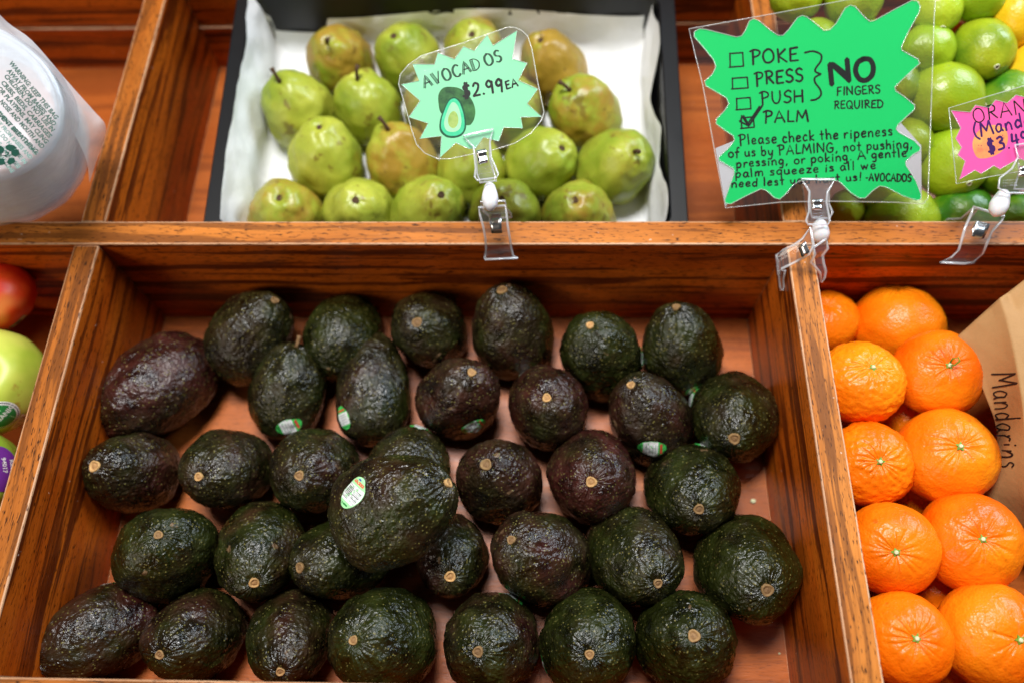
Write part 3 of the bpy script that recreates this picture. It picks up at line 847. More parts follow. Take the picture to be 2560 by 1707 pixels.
HW, TL, TH = .1935, .252, .066
def rring(hw, y0, y1, rad, z, n=5):
    P = []
    for cx, cy, a0 in ((hw - rad, y1 - rad, 0), (-hw + rad, y1 - rad, 90), (-hw + rad, y0 + rad, 180), (hw - rad, y0 + rad, 270)):
        for k in range(n + 1):
            a = math.radians(a0 + 90 * k / n); P.append((cx + rad * math.cos(a), cy + rad * math.sin(a), z))
    return P
rings = [rring(HW - .012, .012, TL - .012, .012, -.001), rring(HW - .004, .004, TL - .004, .014, TH - .012), rring(HW - .0035, .0035, TL - .0035, .014, TH - .010),
         rring(HW, 0, TL, .016, TH - .009), rring(HW, 0, TL, .016, TH - .001), rring(HW - .001, .001, TL - .001, .016, TH), rring(HW - .013, .013, TL - .013, .012, TH),
         rring(HW - .014, .014, TL - .014, .012, TH - .001), rring(HW - .020, .020, TL - .020, .010, .002)]
V = [p for r_ in rings for p in r_]; n = len(rings[0]); F = [tuple(range(n))[::-1]]
for i in range(len(rings) - 1): F += [(i * n + k, i * n + (k + 1) % n, (i + 1) * n + (k + 1) % n, (i + 1) * n + k) for k in range(n)]
F.append(tuple(range((len(rings) - 1) * n, len(rings) * n)))
obj('tray_body', mesh('tray_body', V, F, PLASTIC_BLACK), tray)
def liner():
    nx, ny = 120, 90; V = []; W = HW - .0215
    def fold(a, R=.014):
        # arclength past the foot of the wall -> (out, up)
        if a <= 0: return a, 0.
        L = R * math.pi / 2
        if a < L: return R * math.sin(a / R), R * (1 - math.cos(a / R))
        return R + .13 * (a - L), R + .98 * (a - L)
    for j in range(ny + 1):
        t = j / ny
        for i in range(nx + 1):
            s = i / nx * 2 - 1
            hl = .078 + .004 * math.sin(t * 9); hr = .060 + .010 * math.sin(t * 9.5 + .6) + .006 * math.sin(t * 21)
            hb = .052 + .005 * math.sin(s * 5 + 1) - (.016 if abs(s + .62) < .12 else 0)
            R = .014
            if s < 0: a = -s * (W - R + hl) - (W - R); o, up = fold(a); x = -(W - R + o)
            else: a = s * (W - R + hr) - (W - R); o, up = fold(a); x = W - R + o
            b = t * (TL - .034 - R + hb) - (TL - .034 - R); o2, up2 = fold(b); y = .017 + (TL - .034 - R + o2)
            z = .0035 + math.hypot(up, up2) if min(up, up2) < .01 else .0035 + max(up, up2)
            lim = TH + .008
            if z > lim: z = lim + (z - lim) * .3; x *= 1 - .0 * z
            V.append((x, y, z))
    V = np.array(V)
    w = perlin(V * 24) * .0032 + perlin(V * 60 + 9) * .0012
    V[:, 2] += np.abs(w) * np.clip((V[:, 2]) / .03, .25, 1) ; V[:, 0] += w * np.clip((V[:, 2] - .004) / .02, 0, 1) * -np.sign(V[:, 0]) * 1.0 - np.sign(V[:, 0]) * .0015 * np.clip((V[:, 2] - .004) / .02, 0, 1)
    V[:, 1] -= (.0025 + np.abs(w)) * np.clip((V[:, 1] - (TL - .045)) / .02, 0, 1)
    F = [(j * (nx + 1) + i, j * (nx + 1) + i + 1, (j + 1) * (nx + 1) + i + 1, (j + 1) * (nx + 1) + i) for j in range(ny) for i in range(nx)]
    return V, F
v, f = liner(); obj('paper_liner', mesh('paper_liner', v, f, LINER, True), tray)

# ---------------------------------------------------------------- apples
def apple_mat(name, kind):
    m, nt, b = new_mat(name); N = NT(nt); v = N.coords(rnd=False)
    if kind == 0:
        c = N.mix(N.ramp(N.noise(N.coords((1, 1, .25)), 60, 3), [(.3, 0.), (.7, 1.)]), (.70, .02, .006), (.85, .09, .012))
        c = N.mix(N.ramp(N.noise(v, 20, 2), [(.55, 0.), (.72, .8)]), c, (.85, .42, .10))
    else:
        c = N.mix(N.ramp(N.noise(v, 22, 3), [(.35, 0.), (.65, 1.)]), (.36, .50, .04) if kind == 1 else (.22, .42, .03), (.60, .64, .10) if kind == 1 else (.36, .52, .05))
        if kind == 1: c = N.mix(N.ramp(N.noise(v, 62, 4, .6), [(.60, 0.), (.68, .7)]), c, (.36, .20, .03))
    N.l(c, b.inputs['Base Color']); b.inputs['Roughness'].default_value = .38; b.inputs['Specular IOR Level'].default_value = .4
    return m
APM = [apple_mat('red_apple_skin', 0), apple_mat('yellow_green_apple_skin', 1), apple_mat('green_apple_skin', 2)]
AP_LABELS = ['red and yellow apple against the left end of the rail', 'yellow green apple with brown flecks and a round green ORGANIC sticker', 'green apple with a purple price sticker below the flecked apple', 'green apple lying in shadow under the others']
T_, P_, F_ = sph_grid(96, 64)
apples = []
for i, (c, r, ax, k) in enumerate(APPLES):
    rs = np.random.RandomState(900 + i); S = rs.rand(3) * 30; sx, cz = np.sin(T_), np.cos(T_)
    U = np.stack([sx * np.cos(P_), sx * np.sin(P_), cz], 1)
    V = U * np.array([r, r, r * .93]) * (1 + .10 * cz * sx - .42 * np.exp(-(T_ / .3) ** 2) - .2 * np.exp(-((math.pi - T_) / .25) ** 2) + fbm(U * 1.3 + S, 2) * .04)[:, None]
    rot = basis(ax); o = smooth_obj('apple', V, F_, APM[k], c, rot)
    tag(o, AP_LABELS[i], 'apple', 'apples in the left bin')
    v, f = tube([(0, 0, 0), (.001, 0, .008), (.003, 0, .014)], .0013, 7); obj('stem', mesh('stem', v, f, TWIG, True), o).location = (0, 0, float(V[0, 2]))
    apples.append((o, rot, V, c, r))
def text_flat(body, size, bold=0.0):
    cu = bpy.data.curves.new('t', 'FONT'); cu.body = body; cu.size = size; cu.offset = bold; cu.resolution_u = 2
    to = bpy.data.objects.new('t', cu); COL.objects.link(to); bpy.context.view_layer.update()
    me = to.to_mesh(); V = [tuple(v.co) for v in me.vertices]; F = [tuple(p.vertices) for p in me.polygons]; to.to_mesh_clear()
    bpy.data.objects.remove(to); bpy.data.curves.remove(cu)
    return V, F
def place2d(VF, ox=0, oy=0, ang=0, s=1, w=0, center=False, sx=1):
    V, F = VF
    if center:
        xs = [p[0] for p in V]; ys = [p[1] for p in V]; cx, cy = (min(xs) + max(xs)) / 2, (min(ys) + max(ys)) / 2
    else: cx = cy = 0
    ca, sa = math.cos(ang), math.sin(ang)
    return [(ox + s * ((p[0] - cx) * sx * ca - (p[1] - cy) * sa), oy + s * ((p[0] - cx) * sx * sa + (p[1] - cy) * ca), w) for p in V], F
def patch(parent, bvh, layers, c, n, u, name):
    V = []; F = []; MI = []; mats = []
    for (v, f), m, lift in layers:
        w = conform([(p[0], p[1], lift) for p in v], bvh, c, n, u, .0003, .05); o = len(V); V += w; F += [tuple(i + o for i in q) for q in f]
        if m not in mats: mats.append(m)
        MI += [mats.index(m)] * len(f)
    return obj(name, mesh(name, V, F, mats, True, MI), parent)
def on_apple(i, px, py, ang):
    o, rot, V, c, r = apples[i]; c = Vector(c); C = Vector(CAM_LOC)
    d = (at(px, py, zc=1) - C).normalized(); b = (C - c).dot(d); q = b * b - (C - c).length_squared + (r * .97) ** 2
    h = C + d * (-b - math.sqrt(max(q, 0))) - c; inv = rot.transposed(); u = _r * math.cos(ang) + _u * math.sin(ang)
    return o, BVHTree.FromPolygons([Vector(p) for p in V.tolist()], F_), inv @ h, inv @ h.normalized(), inv @ u
R_ = .0125
o, bv, c_, n_, u_ = on_apple(1, 1, 952, math.radians(38))
patch(o, bv, [(sticker_grid(None, R_, R_), ST_WHITE, 0), (sticker_grid(None, R_ * .93, R_ * .93), ST_BLACK, 6e-5), (sticker_grid(None, R_ * .88, R_ * .88), ST_WHITE, 1.2e-4),
              (sticker_grid(None, R_ * .80, R_ * .80), ST_DGREEN, 1.8e-4), (place2d(text_flat('ORGANIC', .0052, .00012), 0, 0, 0, 1, 0, True), ST_WHITE, 2.8e-4),
              (strip(-.05, .0, .25, .8, R_, R_, 1, 4, .78), ST_LIGHT, 2.4e-4), (strip(.3, .34, .3, .8, R_, R_, 1, 4, .78), ST_LIGHT, 2.4e-4), (strip(.3, .34, -.8, -.3, R_, R_, 1, 4, .78), ST_LIGHT, 2.4e-4)], c_, n_, u_, 'organic_sticker')
o, bv, c_, n_, u_ = on_apple(1, 44, 962, math.radians(70))
patch(o, bv, [((lambda g: (g[0], g[1]))(strip(-.7, .7, -.28, .28, .010, .014, 6, 4)), ST_WHITE, 0)] + [(strip(x, x + .05, -.2, .2, .010, .014, 1, 3), ST_BLACK, 6e-5) for x in (-.5, -.36, -.22, -.02, .12, .3, .44)], c_, n_, u_, 'barcode_sticker')
o, bv, c_, n_, u_ = on_apple(2, 6, 1075, math.radians(-98))
patch(o, bv, [(sticker_grid(None, .0165, .0115), ST_PURPLE, 0), (place2d(text_flat('94017', .0045, .0001), -.002, .0005, 0, 1, 0, True), ST_WHITE, 8e-5), (place2d(text_flat('GRANNY SMITH  USA', .0022), 0, -.0045, 0, 1, 0, True), ST_WHITE, 8e-5),
              (place2d(text_flat('Ranier', .0042, .0001), 0, .0062, 0, 1, 0, True), ST_WHITE, 8e-5)], c_, n_, u_, 'purple_sticker')
o, bv, c_, n_, u_ = on_apple(0, 46, 742, math.radians(60))
patch(o, bv, [(strip(-.8, .8, -.35, .35, .009, .010, 6, 4), ST_GREY, 0), (strip(-.3, .25, -.25, .25, .009, .010, 2, 3), ST_BLACK, 8e-5)], c_, n_, u_, 'sticker')

# ---------------------------------------------------------------- handwriting
Gl = {}
def _gl(ch, w, *st): Gl[ch] = (w, st)
L_, C_ = 0, 1
_gl('A', .75, (L_, (0, 0), (.36, 1), (.7, 0)), (L_, (.14, .36), (.6, .38)))
_gl('B', .6, (L_, (.05, 0), (.08, 1)), (C_, (0, .98), (.4, .95), (.45, .72), (.1, .54), (.5, .4), (.5, .08), (0, 0)))
_gl('C', .65, (C_, (.6, .85), (.4, 1), (.12, .8), (.03, .45), (.15, .08), (.4, 0), (.62, .16)))
_gl('D', .7, (L_, (.06, 0), (.08, 1)), (C_, (-.04, .97), (.35, .95), (.66, .6), (.55, .18), (.25, 0), (0, .02)))
_gl('E', .55, (L_, (.5, .98), (.06, .95)), (L_, (.06, .95), (.03, .02)), (L_, (.03, .02), (.52, .04)), (L_, (.05, .5), (.42, .53)))
_gl('F', .52, (L_, (.5, .98), (.05, .95)), (L_, (.05, .95), (.03, -.02)), (L_, (.05, .5), (.4, .53)))
_gl('G', .7, (C_, (.6, .85), (.38, 1), (.1, .78), (.03, .4), (.18, .04), (.45, 0), (.62, .2), (.63, .45)), (L_, (.35, .44), (.68, .46)))
_gl('H', .68, (L_, (.04, 0), (.06, 1)), (L_, (.6, 0), (.62, 1)), (L_, (.05, .5), (.6, .52)))
_gl('I', .25, (L_, (.1, 0), (.12, 1)))
_gl('K', .6, (L_, (.05, 0), (.06, 1)), (L_, (.52, .95), (.06, .45)), (L_, (.06, .45), (.56, 0)))
_gl('L', .5, (L_, (.05, 1), (.04, .02)), (L_, (.04, .02), (.48, .04)))
_gl('M', .85, (L_, (0, 0), (.12, .98)), (L_, (.12, .98), (.4, .3)), (L_, (.4, .3), (.68, 1)), (L_, (.68, 1), (.8, 0)))
_gl('N', .75, (L_, (.03, 0), (.05, 1)), (L_, (.05, 1), (.62, .02)), (L_, (.62, .02), (.65, 1)))
_gl('O', .75, (C_, (.36, 1), (.1, .82), (.02, .45), (.14, .08), (.38, 0), (.62, .18), (.68, .55), (.56, .88), (.36, 1), (.25, .97)))
_gl('P', .58, (L_, (.1, -.08), (.12, .98)), (C_, (-.08, .9), (.2, 1.02), (.5, .9), (.48, .6), (.14, .46)))
_gl('Q', .75, (C_, (.36, 1), (.1, .82), (.02, .45), (.14, .08), (.38, 0), (.62, .18), (.68, .55), (.56, .88), (.36, 1)), (L_, (.4, .3), (.72, -.08)))
_gl('R', .6, (L_, (.06, 0), (.08, .98)), (C_, (-.02, .94), (.3, 1), (.48, .82), (.4, .58), (.1, .5)), (L_, (.2, .5), (.55, .02)))
_gl('S', .55, (C_, (.5, .88), (.3, 1), (.08, .82), (.14, .58), (.42, .44), (.48, .18), (.26, 0), (.02, .1)))
_gl('U', .68, (C_, (.05, 1), (.04, .35), (.2, .02), (.42, .04), (.58, .4), (.6, 1)))
_gl('V', .7, (L_, (0, 1), (.32, 0)), (L_, (.32, 0), (.64, 1)))
_gl('a', .5, (C_, (.4, .5), (.2, .56), (.03, .3), (.14, .02), (.34, .12), (.41, .45)), (C_, (.41, .5), (.39, .2), (.48, .02)))
_gl('b', .5, (L_, (.06, 1), (.05, 0)), (C_, (.06, .35), (.26, .55), (.44, .34), (.3, .02), (.06, .06)))
_gl('c', .42, (C_, (.36, .47), (.2, .56), (.03, .3), (.14, .02), (.38, .08)))
_gl('d', .5, (C_, (.38, .42), (.2, .54), (.03, .3), (.14, .02), (.36, .12)), (L_, (.42, 1), (.4, 0)))
_gl('e', .46, (C_, (.06, .28), (.36, .34), (.34, .52), (.16, .54), (.03, .28), (.14, .02), (.4, .08)))
_gl('f', .38, (C_, (.38, .95), (.2, .98), (.15, .6), (.14, -.1)), (L_, (.0, .5), (.34, .52)))
_gl('g', .5, (C_, (.4, .48), (.2, .56), (.03, .3), (.16, .05), (.38, .2)), (C_, (.41, .52), (.4, .0), (.32, -.35), (.08, -.32)))
_gl('h', .5, (L_, (.06, 1), (.04, 0)), (C_, (.05, .3), (.24, .55), (.4, .4), (.42, 0)))
_gl('i', .2, (L_, (.08, .5), (.08, 0)), (L_, (.1, .72), (.11, .75)))
_gl('k', .46, (L_, (.06, 1), (.05, 0)), (L_, (.38, .52), (.06, .24)), (L_, (.06, .24), (.42, 0)))
_gl('l', .2, (L_, (.08, 1), (.08, 0)))
_gl('m', .74, (L_, (.05, .52), (.04, 0)), (C_, (.05, .3), (.2, .54), (.32, .4), (.33, 0)), (C_, (.33, .3), (.48, .54), (.62, .4), (.64, 0)))
_gl('n', .5, (L_, (.05, .52), (.04, 0)), (C_, (.05, .3), (.24, .55), (.4, .4), (.42, 0)))
_gl('o', .5, (C_, (.24, .55), (.05, .42), (.05, .12), (.24, 0), (.43, .14), (.42, .42), (.24, .55), (.16, .53)))
_gl('p', .5, (L_, (.06, .55), (.04, -.38)), (C_, (.06, .38), (.26, .56), (.44, .34), (.3, .02), (.06, .06)))
_gl('q', .5, (C_, (.4, .48), (.2, .56), (.03, .3), (.16, .03), (.38, .15)), (L_, (.42, .54), (.42, -.38)))
_gl('r', .38, (L_, (.05, .52), (.05, 0)), (C_, (.05, .28), (.2, .52), (.36, .5)))
_gl('s', .4, (C_, (.34, .48), (.18, .56), (.06, .42), (.3, .24), (.3, .06), (.04, .04)))
_gl('t', .38, (L_, (.16, .9), (.16, 0)), (L_, (.0, .55), (.34, .57)))
_gl('u', .5, (C_, (.05, .52), (.06, .12), (.22, .0), (.38, .14), (.4, .52)), (L_, (.4, .52), (.44, 0)))
_gl('w', .68, (L_, (.02, .52), (.16, 0)), (L_, (.16, 0), (.3, .42)), (L_, (.3, .42), (.44, 0)), (L_, (.44, 0), (.6, .52)))
_gl('y', .5, (C_, (.05, .52), (.08, .18), (.24, .08), (.4, .3)), (C_, (.43, .52), (.4, .0), (.28, -.36), (.06, -.34)))
_gl('z', .45, (L_, (.04, .52), (.4, .52)), (L_, (.4, .52), (.04, .02)), (L_, (.04, .02), (.42, .02)))
_gl('v', .5, (L_, (.02, .52), (.2, 0)), (L_, (.2, 0), (.4, .52)))
_gl(',', .25, (L_, (.12, .06), (.04, -.18)))
_gl('.', .22, (L_, (.08, .02), (.11, .05)))
_gl('!', .25, (L_, (.14, 1), (.1, .28)), (L_, (.09, .02), (.1, .05)))
_gl('-', .35, (L_, (.02, .4), (.28, .42)))
_gl('(', .3, (C_, (.28, 1.1), (.04, .6), (.08, .1), (.3, -.15)))
_gl(')', .3, (C_, (.02, 1.1), (.26, .6), (.22, .1), (.0, -.15)))
_gl('$', .6, (C_, (.5, .82), (.3, .95), (.08, .78), (.16, .56), (.44, .42), (.46, .16), (.24, .02), (.0, .12)), (L_, (.2, 1.12), (.18, -.14)), (L_, (.34, 1.12), (.32, -.14)))
_gl('2', .6, (C_, (.04, .78), (.2, 1), (.46, .88), (.4, .5), (.2, .2), (.04, .02)), (L_, (.04, .02), (.56, .04)))
_gl('3', .55, (C_, (.04, .88), (.3, 1), (.42, .76), (.18, .54), (.46, .4), (.42, .08), (.02, .02)))
_gl('4', .6, (L_, (.1, 1), (.04, .42)), (L_, (.04, .42), (.54, .45)), (L_, (.42, .9), (.38, 0)))
_gl('9', .58, (C_, (.44, .8), (.24, 1), (.04, .74), (.16, .5), (.4, .6), (.46, .9)), (L_, (.46, .9), (.42, 0)))
def ribbon(P, w, z):
    P = [np.array(p[:2], float) for p in P]; m = len(P)
    if m == 2: P = [P[0] + (P[1] - P[0]) * t for t in (0, .33, .66, 1)]; m = 4
    Lf = []; Rt = []
    for i in range(m):
        d = P[min(i + 1, m - 1)] - P[max(i - 1, 0)]; d = d / (np.hypot(*d) + 1e-12); nn = np.array([-d[1], d[0]]); Lf.append(P[i] + nn * w / 2); Rt.append(P[i] - nn * w / 2)
    d0 = P[0] - P[1]; d0 = d0 / (np.hypot(*d0) + 1e-12) * w * .42; d1 = P[-1] - P[-2]; d1 = d1 / (np.hypot(*d1) + 1e-12) * w * .42
    V = [P[0] + d0 * 1.1] + [q for a, b in zip(Lf, Rt) for q in (a, b)] + [P[-1] + d1 * 1.1]
    F = [(0, 1, 2)] + [(1 + 2 * i, 3 + 2 * i, 4 + 2 * i, 2 + 2 * i) for i in range(m - 1)] + [(2 * m - 1, 2 * m + 1, 2 * m)]
    F = [tuple(reversed(f)) for f in F]
    return [(p[0], p[1], z) for p in V], F
_zc = [0]
def stroke(P, w, z, smooth=True):
    _zc[0] = (_zc[0] + 1) % 23
    return ribbon(catmull(P, 5) if smooth and len(P) > 2 else P, w, z + _zc[0] * 1.5e-6)
def write(text, p0, p1, h, w, z, seed=1, jit=.03, width_scale=None):
    # text from p0 to p1 (baseline), capital height h, pen width w; letters are fitted to the length
    r = random.Random(seed); tot = sum((Gl[c][0] + .16) if c in Gl else .38 for c in text)
    d = np.array(p1, float) - np.array(p0, float); Ln = np.hypot(*d); d = d / Ln; nn = np.array([-d[1], d[0]]); sx = Ln / tot; x = 0; parts = []
    for ch in text:
        if ch not in Gl: x += .38; continue
        gw, st = Gl[ch]; dy = r.uniform(-jit, jit); sl = r.uniform(-.03, .05)
        for s in st:
            pts = []
            for a, b in s[1:]:
                a2 = a + r.uniform(-.015, .015) + sl * b; b2 = b + dy + r.uniform(-.015, .015)
                pts.append(np.array(p0) + d * (x + a2) * sx + nn * b2 * h)
            parts.append(stroke(pts, w * r.uniform(.85, 1.12), z, s[0] == C_))
        x += gw + .16
    return join(parts)

# ---------------------------------------------------------------- signs
def clear_mat(name, tint, haze, hazecol, rough, bumpy=0., edge=.75, base_=.035):
    m, nt, b = new_mat(name); N = NT(nt)
    b.inputs['Base Color'].default_value = (*hazecol, 1); b.inputs['Roughness'].default_value = .4
    tr = N.n('ShaderNodeBsdfTransparent'); tr.inputs[0].default_value = (*tint, 1)
    gl = N.n('ShaderNodeBsdfGlossy'); gl.inputs['Roughness'].default_value = rough; gl.inputs[0].default_value = (1, 1, 1, 1)
    fr = N.n('ShaderNodeLayerWeight'); fr.inputs['Blend'].default_value = .5
    if bumpy:
        nz = N.noise(N.coords(), 34, 3); bn = N.bump(nz, bumpy, .004); N.l(bn, gl.inputs['Normal'])
    m1 = N.n('ShaderNodeMixShader'); m1.inputs[0].default_value = haze; N.l(tr.outputs[0], m1.inputs[1]); N.l(b.outputs[0], m1.inputs[2])
    m2 = N.n('ShaderNodeMixShader'); N.l(N.math('ADD', N.math('MULTIPLY', N.math('POWER', fr.outputs['Facing'], 4.), edge), base_), m2.inputs[0]); N.l(m1.outputs[0], m2.inputs[1]); N.l(gl.outputs[0], m2.inputs[2])
    N.l(m2.outputs[0], nt.nodes['Material Output'].inputs['Surface'])
    return m
LAMI = clear_mat('laminate_film', (.955, .945, .935), .018, (.5, .47, .45), .10, .10, .75, .018)
RIDGE = clear_mat('laminate_ridge', (.97, .98, .97), .22, (.9, .94, .92), .08)
MINT = plain('mint_card', (.25, .70, .40), .5, .08, vary=.03, scale=20)
EMER = plain('emerald_card', (.003, .50, .115), .5, .08, vary=.02, scale=20)
PINK = plain('pink_card', (.90, .10, .38), .5, .08, vary=.03, scale=20)
INK = plain('black_ink', (.002, .004, .003), .5, .15, vary=.5, scale=300)
INKG = plain('grey_green_ink', (.012, .09, .04), .5, .1, vary=.5, scale=500)
INKP = plain('violet_ink', (.05, .008, .11), .45, .1, vary=.5, scale=300)
GLARE_GREY = plain('painted_glare', (.42, .42, .44), .6, .3, vary=.08)  # flat colour painted for glare on the laminate
glass_m = clear_mat('clear_polycarbonate', (.99, .99, .995), .03, (.9, .92, .95), .05)
GRIM = clear_mat('clear_polycarbonate_edge', (.95, .955, .96), .34, (.92, .94, .97), .06, 0, .9, .08)  # white haze mixed in paints the light caught along clear edges
GLASS = glass_m
METAL = plain('spring_steel', (.80, .79, .78), .26, .5, 1.0, vary=.05)
NYLON = plain('white_nylon', (.80, .80, .82), .35, .5, vary=.03)
NYLON.node_tree.nodes['Principled BSDF'].inputs['Subsurface Weight'].default_value = .2
NYLON.node_tree.nodes['Principled BSDF'].inputs['Subsurface Scale'].default_value = .003
class Frame:
    # a sign's own plane: (u, v) drawn units -> metres
    def __init__(s, origin, scale, ref): s.o = Vector(origin); s.s = scale; s.ref = ref
    def p(s, q): return ((q[0] - s.ref[0]) * s.s, -(q[1] - s.ref[1]) * s.s)
    def P(s, Q): return [s.p(q) for q in Q]
def sign(name, label, fr, star, lam, mat, rounded):
    e = empty(name, fr.o, CAMROT)
    tag(e, label, 'sign')
    st = fr.P(star); st2 = [tuple(p) for p in catmull(st, 4, True)] if rounded else st
    v, f = polyplate(st2, -.00012, .00012); obj('card', mesh('card', v, f, mat), e)
    v, f = polyplate(fr.P(lam), -.00040, .00040); obj('laminate', mesh('laminate', v, f, LAMI), e)
    v, f = tube([(p[0], p[1], .00038) for p in st2], .00042, 6, True); obj('laminate_edge', mesh('laminate_edge', v, f, RIDGE, True), e)
    l2 = fr.P(lam); v, f = tube([(p[0], p[1], 0) for p in l2], .00046, 6, True); obj('laminate_rim', mesh('laminate_rim', v, f, RIDGE, True), e)
    return e
def ink(e, name, vf, mat=INK): return obj(name, mesh(name, vf[0], vf[1], mat), e)
zT = .00018
# price sign for the avocados
s1c = (560, 480); S1 = Frame(at(1154.1, 216.7, zc=.5436), 1.1044e-4, (560, 480)) if False else Frame(at((960 + 560 / 2.45) * 2352 / 2560, (40 + 480 / 2.45) * 2352 / 2560, zc=.5436), .5436 / (LENS / 36 * 2560) / 2.45, (560, 480))
star1 = [(330, 228), (432, 268), (487, 190), (553, 217), (632, 118), (668, 185), (815, 92), (785, 265), (876, 292), (822, 398), (942, 450), (877, 540), (965, 620), (838, 622), (850, 690), (733, 685), (703, 770), (610, 745), (560, 815), (520, 815), (440, 780), (343, 870), (352, 738), (220, 754), (270, 660), (153, 622), (222, 522), (106, 422), (215, 400), (176, 298), (310, 300)]
lam1 = [(330, 215), (480, 168), (620, 118), (755, 72), (800, 72), (845, 92), (880, 125), (905, 200), (940, 400), (980, 590), (965, 640), (900, 720), (800, 782), (660, 825), (520, 852), (400, 877), (330, 877), (250, 842), (200, 790), (170, 700), (120, 520), (90, 420), (100, 360), (150, 300), (230, 245)]
sg1 = sign('price_sign', 'mint green starburst AVOCADOS price sign clipped over the pears', S1, star1, lam1, MINT, False)
def hatched(fr, text, p0, p1, h, seed):
    # drawn block letters: a hatched body with an ink outline on each side and small serifs
    r = random.Random(seed); tot = sum(Gl[c][0] + (.16 if c != ' ' else 0) if c in Gl else .3 for c in text)
    d = np.array(p1, float) - np.array(p0, float); Ln = np.hypot(*d); d /= Ln; nn = np.array([d[1], -d[0]]); sx = Ln / tot; x = 0; out = []; fill = []
    for ch in text:
        if ch not in Gl: x += .3; continue
        gw, st = Gl[ch]
        for k, s in enumerate(st):
            pts = [np.array(p0) + d * (x + a) * sx + nn * b * h for a, b in s[1:]]
            if s[0] == C_: pts = catmull(pts, 5)
            else: pts = [pts[j] + (pts[j + 1] - pts[j]) * t for j in range(len(pts) - 1) for t in np.linspace(0, 1, 5)[:-1]] + [pts[-1]]
            thick = 16 if k == 0 and len(s) < 4 else (11 if k == 0 else 4)
            L2 = []; R2 = []
            for i in range(len(pts)):
                t = pts[min(i + 1, len(pts) - 1)] - pts[max(i - 1, 0)]; t = t / (np.hypot(*t) + 1e-9); q = np.array([-t[1], t[0]])
                wv = thick * (1 if s[0] == L_ else .25 + .75 * abs(t[1]) ** 1.0)
                L2.append(pts[i] + q * wv / 2); R2.append(pts[i] - q * wv / 2)
            out += [stroke(fr.P(L2), 3.6 * fr.s, zT + 6e-5, False), stroke(fr.P(R2), 3.6 * fr.s, zT + 6e-5, False)]
            for i in range(0, len(pts) - 1):
                for u_ in (0, .33, .66):
                    a = L2[i] + (L2[i + 1] - L2[i]) * u_; b = R2[i + 1] + (R2[i] - R2[i + 1]) * (1 - u_) if False else R2[i] + (R2[i + 1] - R2[i]) * u_
                    if thick > 8: fill.append(stroke(fr.P([a, b + (pts[i + 1] - pts[i]) * .3]), 3.0 * fr.s, zT + 3e-5, False))
        x += gw + .16
    return join(out), join(fill) if fill else None
a_, b2_ = hatched(S1, 'AVOCAD OS', (250, 445), (738, 272), 72, 3)
ink(sg1, 'title_lettering', a_, INK); ink(sg1, 'title_hatching', b2_, INKG)
def w1(fr, e, name, text, p0, p1, h, w, mat=INK, seed=1, z=zT):
    q0, q1 = fr.p(p0), fr.p(p1); return ink(e, name, write(text, q0, q1, h * fr.s, w * fr.s, z, seed), mat)
w1(S1, sg1, 'price_lettering', '$2.99', (488, 502), (748, 462), 78, 16, seed=5)
w1(S1, sg1, 'price_lettering', 'EA', (752, 452), (832, 428), 48, 11, seed=6)
def drawn(fr, e, name, P, z, mat, smooth=True):
    pts = [tuple(p) for p in catmull(fr.P(P), 6, True)] if smooth else fr.P(P)
    v, f = flatpoly(pts, z); f = [tuple(q) for q in f]
    return obj(name, mesh(name, v, f, mat), e)
def dm(name, a, b, scale):
    m, nt, bb = new_mat(name); N = NT(nt); N.l(N.mix(N.ramp(N.noise(N.coords(), scale, 4, .6), [(.3, 0.), (.7, 1.)]), a, b), bb.inputs['Base Color']); bb.inputs['Roughness'].default_value = .5; bb.inputs['Specular IOR Level'].default_value = .1; return m
pic = drawn(S1, sg1, 'avocado_drawing', [(400, 436), (360, 445), (334, 485), (335, 545), (352, 600), (420, 640), (510, 672), (545, 650), (560, 590), (545, 530), (510, 480), (460, 445)], zT, dm('painted_skin', (.006, .05, .018), (.05, .19, .05), 160))
for k, (P, m) in enumerate([([(425, 500), (390, 520), (355, 600), (340, 660), (345, 710), (385, 745), (440, 748), (480, 730), (502, 690), (500, 620), (480, 545), (455, 510)], dm('painted_rind', (.003, .05, .025), (.01, .12, .05), 200)),
                            ([(425, 508), (395, 530), (362, 605), (350, 660), (355, 700), (388, 732), (438, 736), (474, 720), (492, 685), (490, 620), (470, 550), (450, 518)], dm('painted_green_flesh', (.02, .52, .25), (.10, .66, .36), 120)),
                            ([(422, 530), (398, 560), (376, 620), (368, 665), (385, 705), (430, 712), (462, 695), (474, 655), (468, 600), (450, 550)], dm('painted_pale_flesh', (.28, .72, .40), (.40, .80, .46), 120)),
                            ([(425, 585), (402, 605), (392, 640), (400, 675), (425, 690), (448, 672), (456, 635), (446, 600)], dm('painted_stone', (.26, .42, .09), (.42, .56, .16), 180))]):
    drawn(S1, pic, ['rind', 'flesh', 'flesh', 'stone'][k], P, (k + 1) * 2e-5 + zT, m)

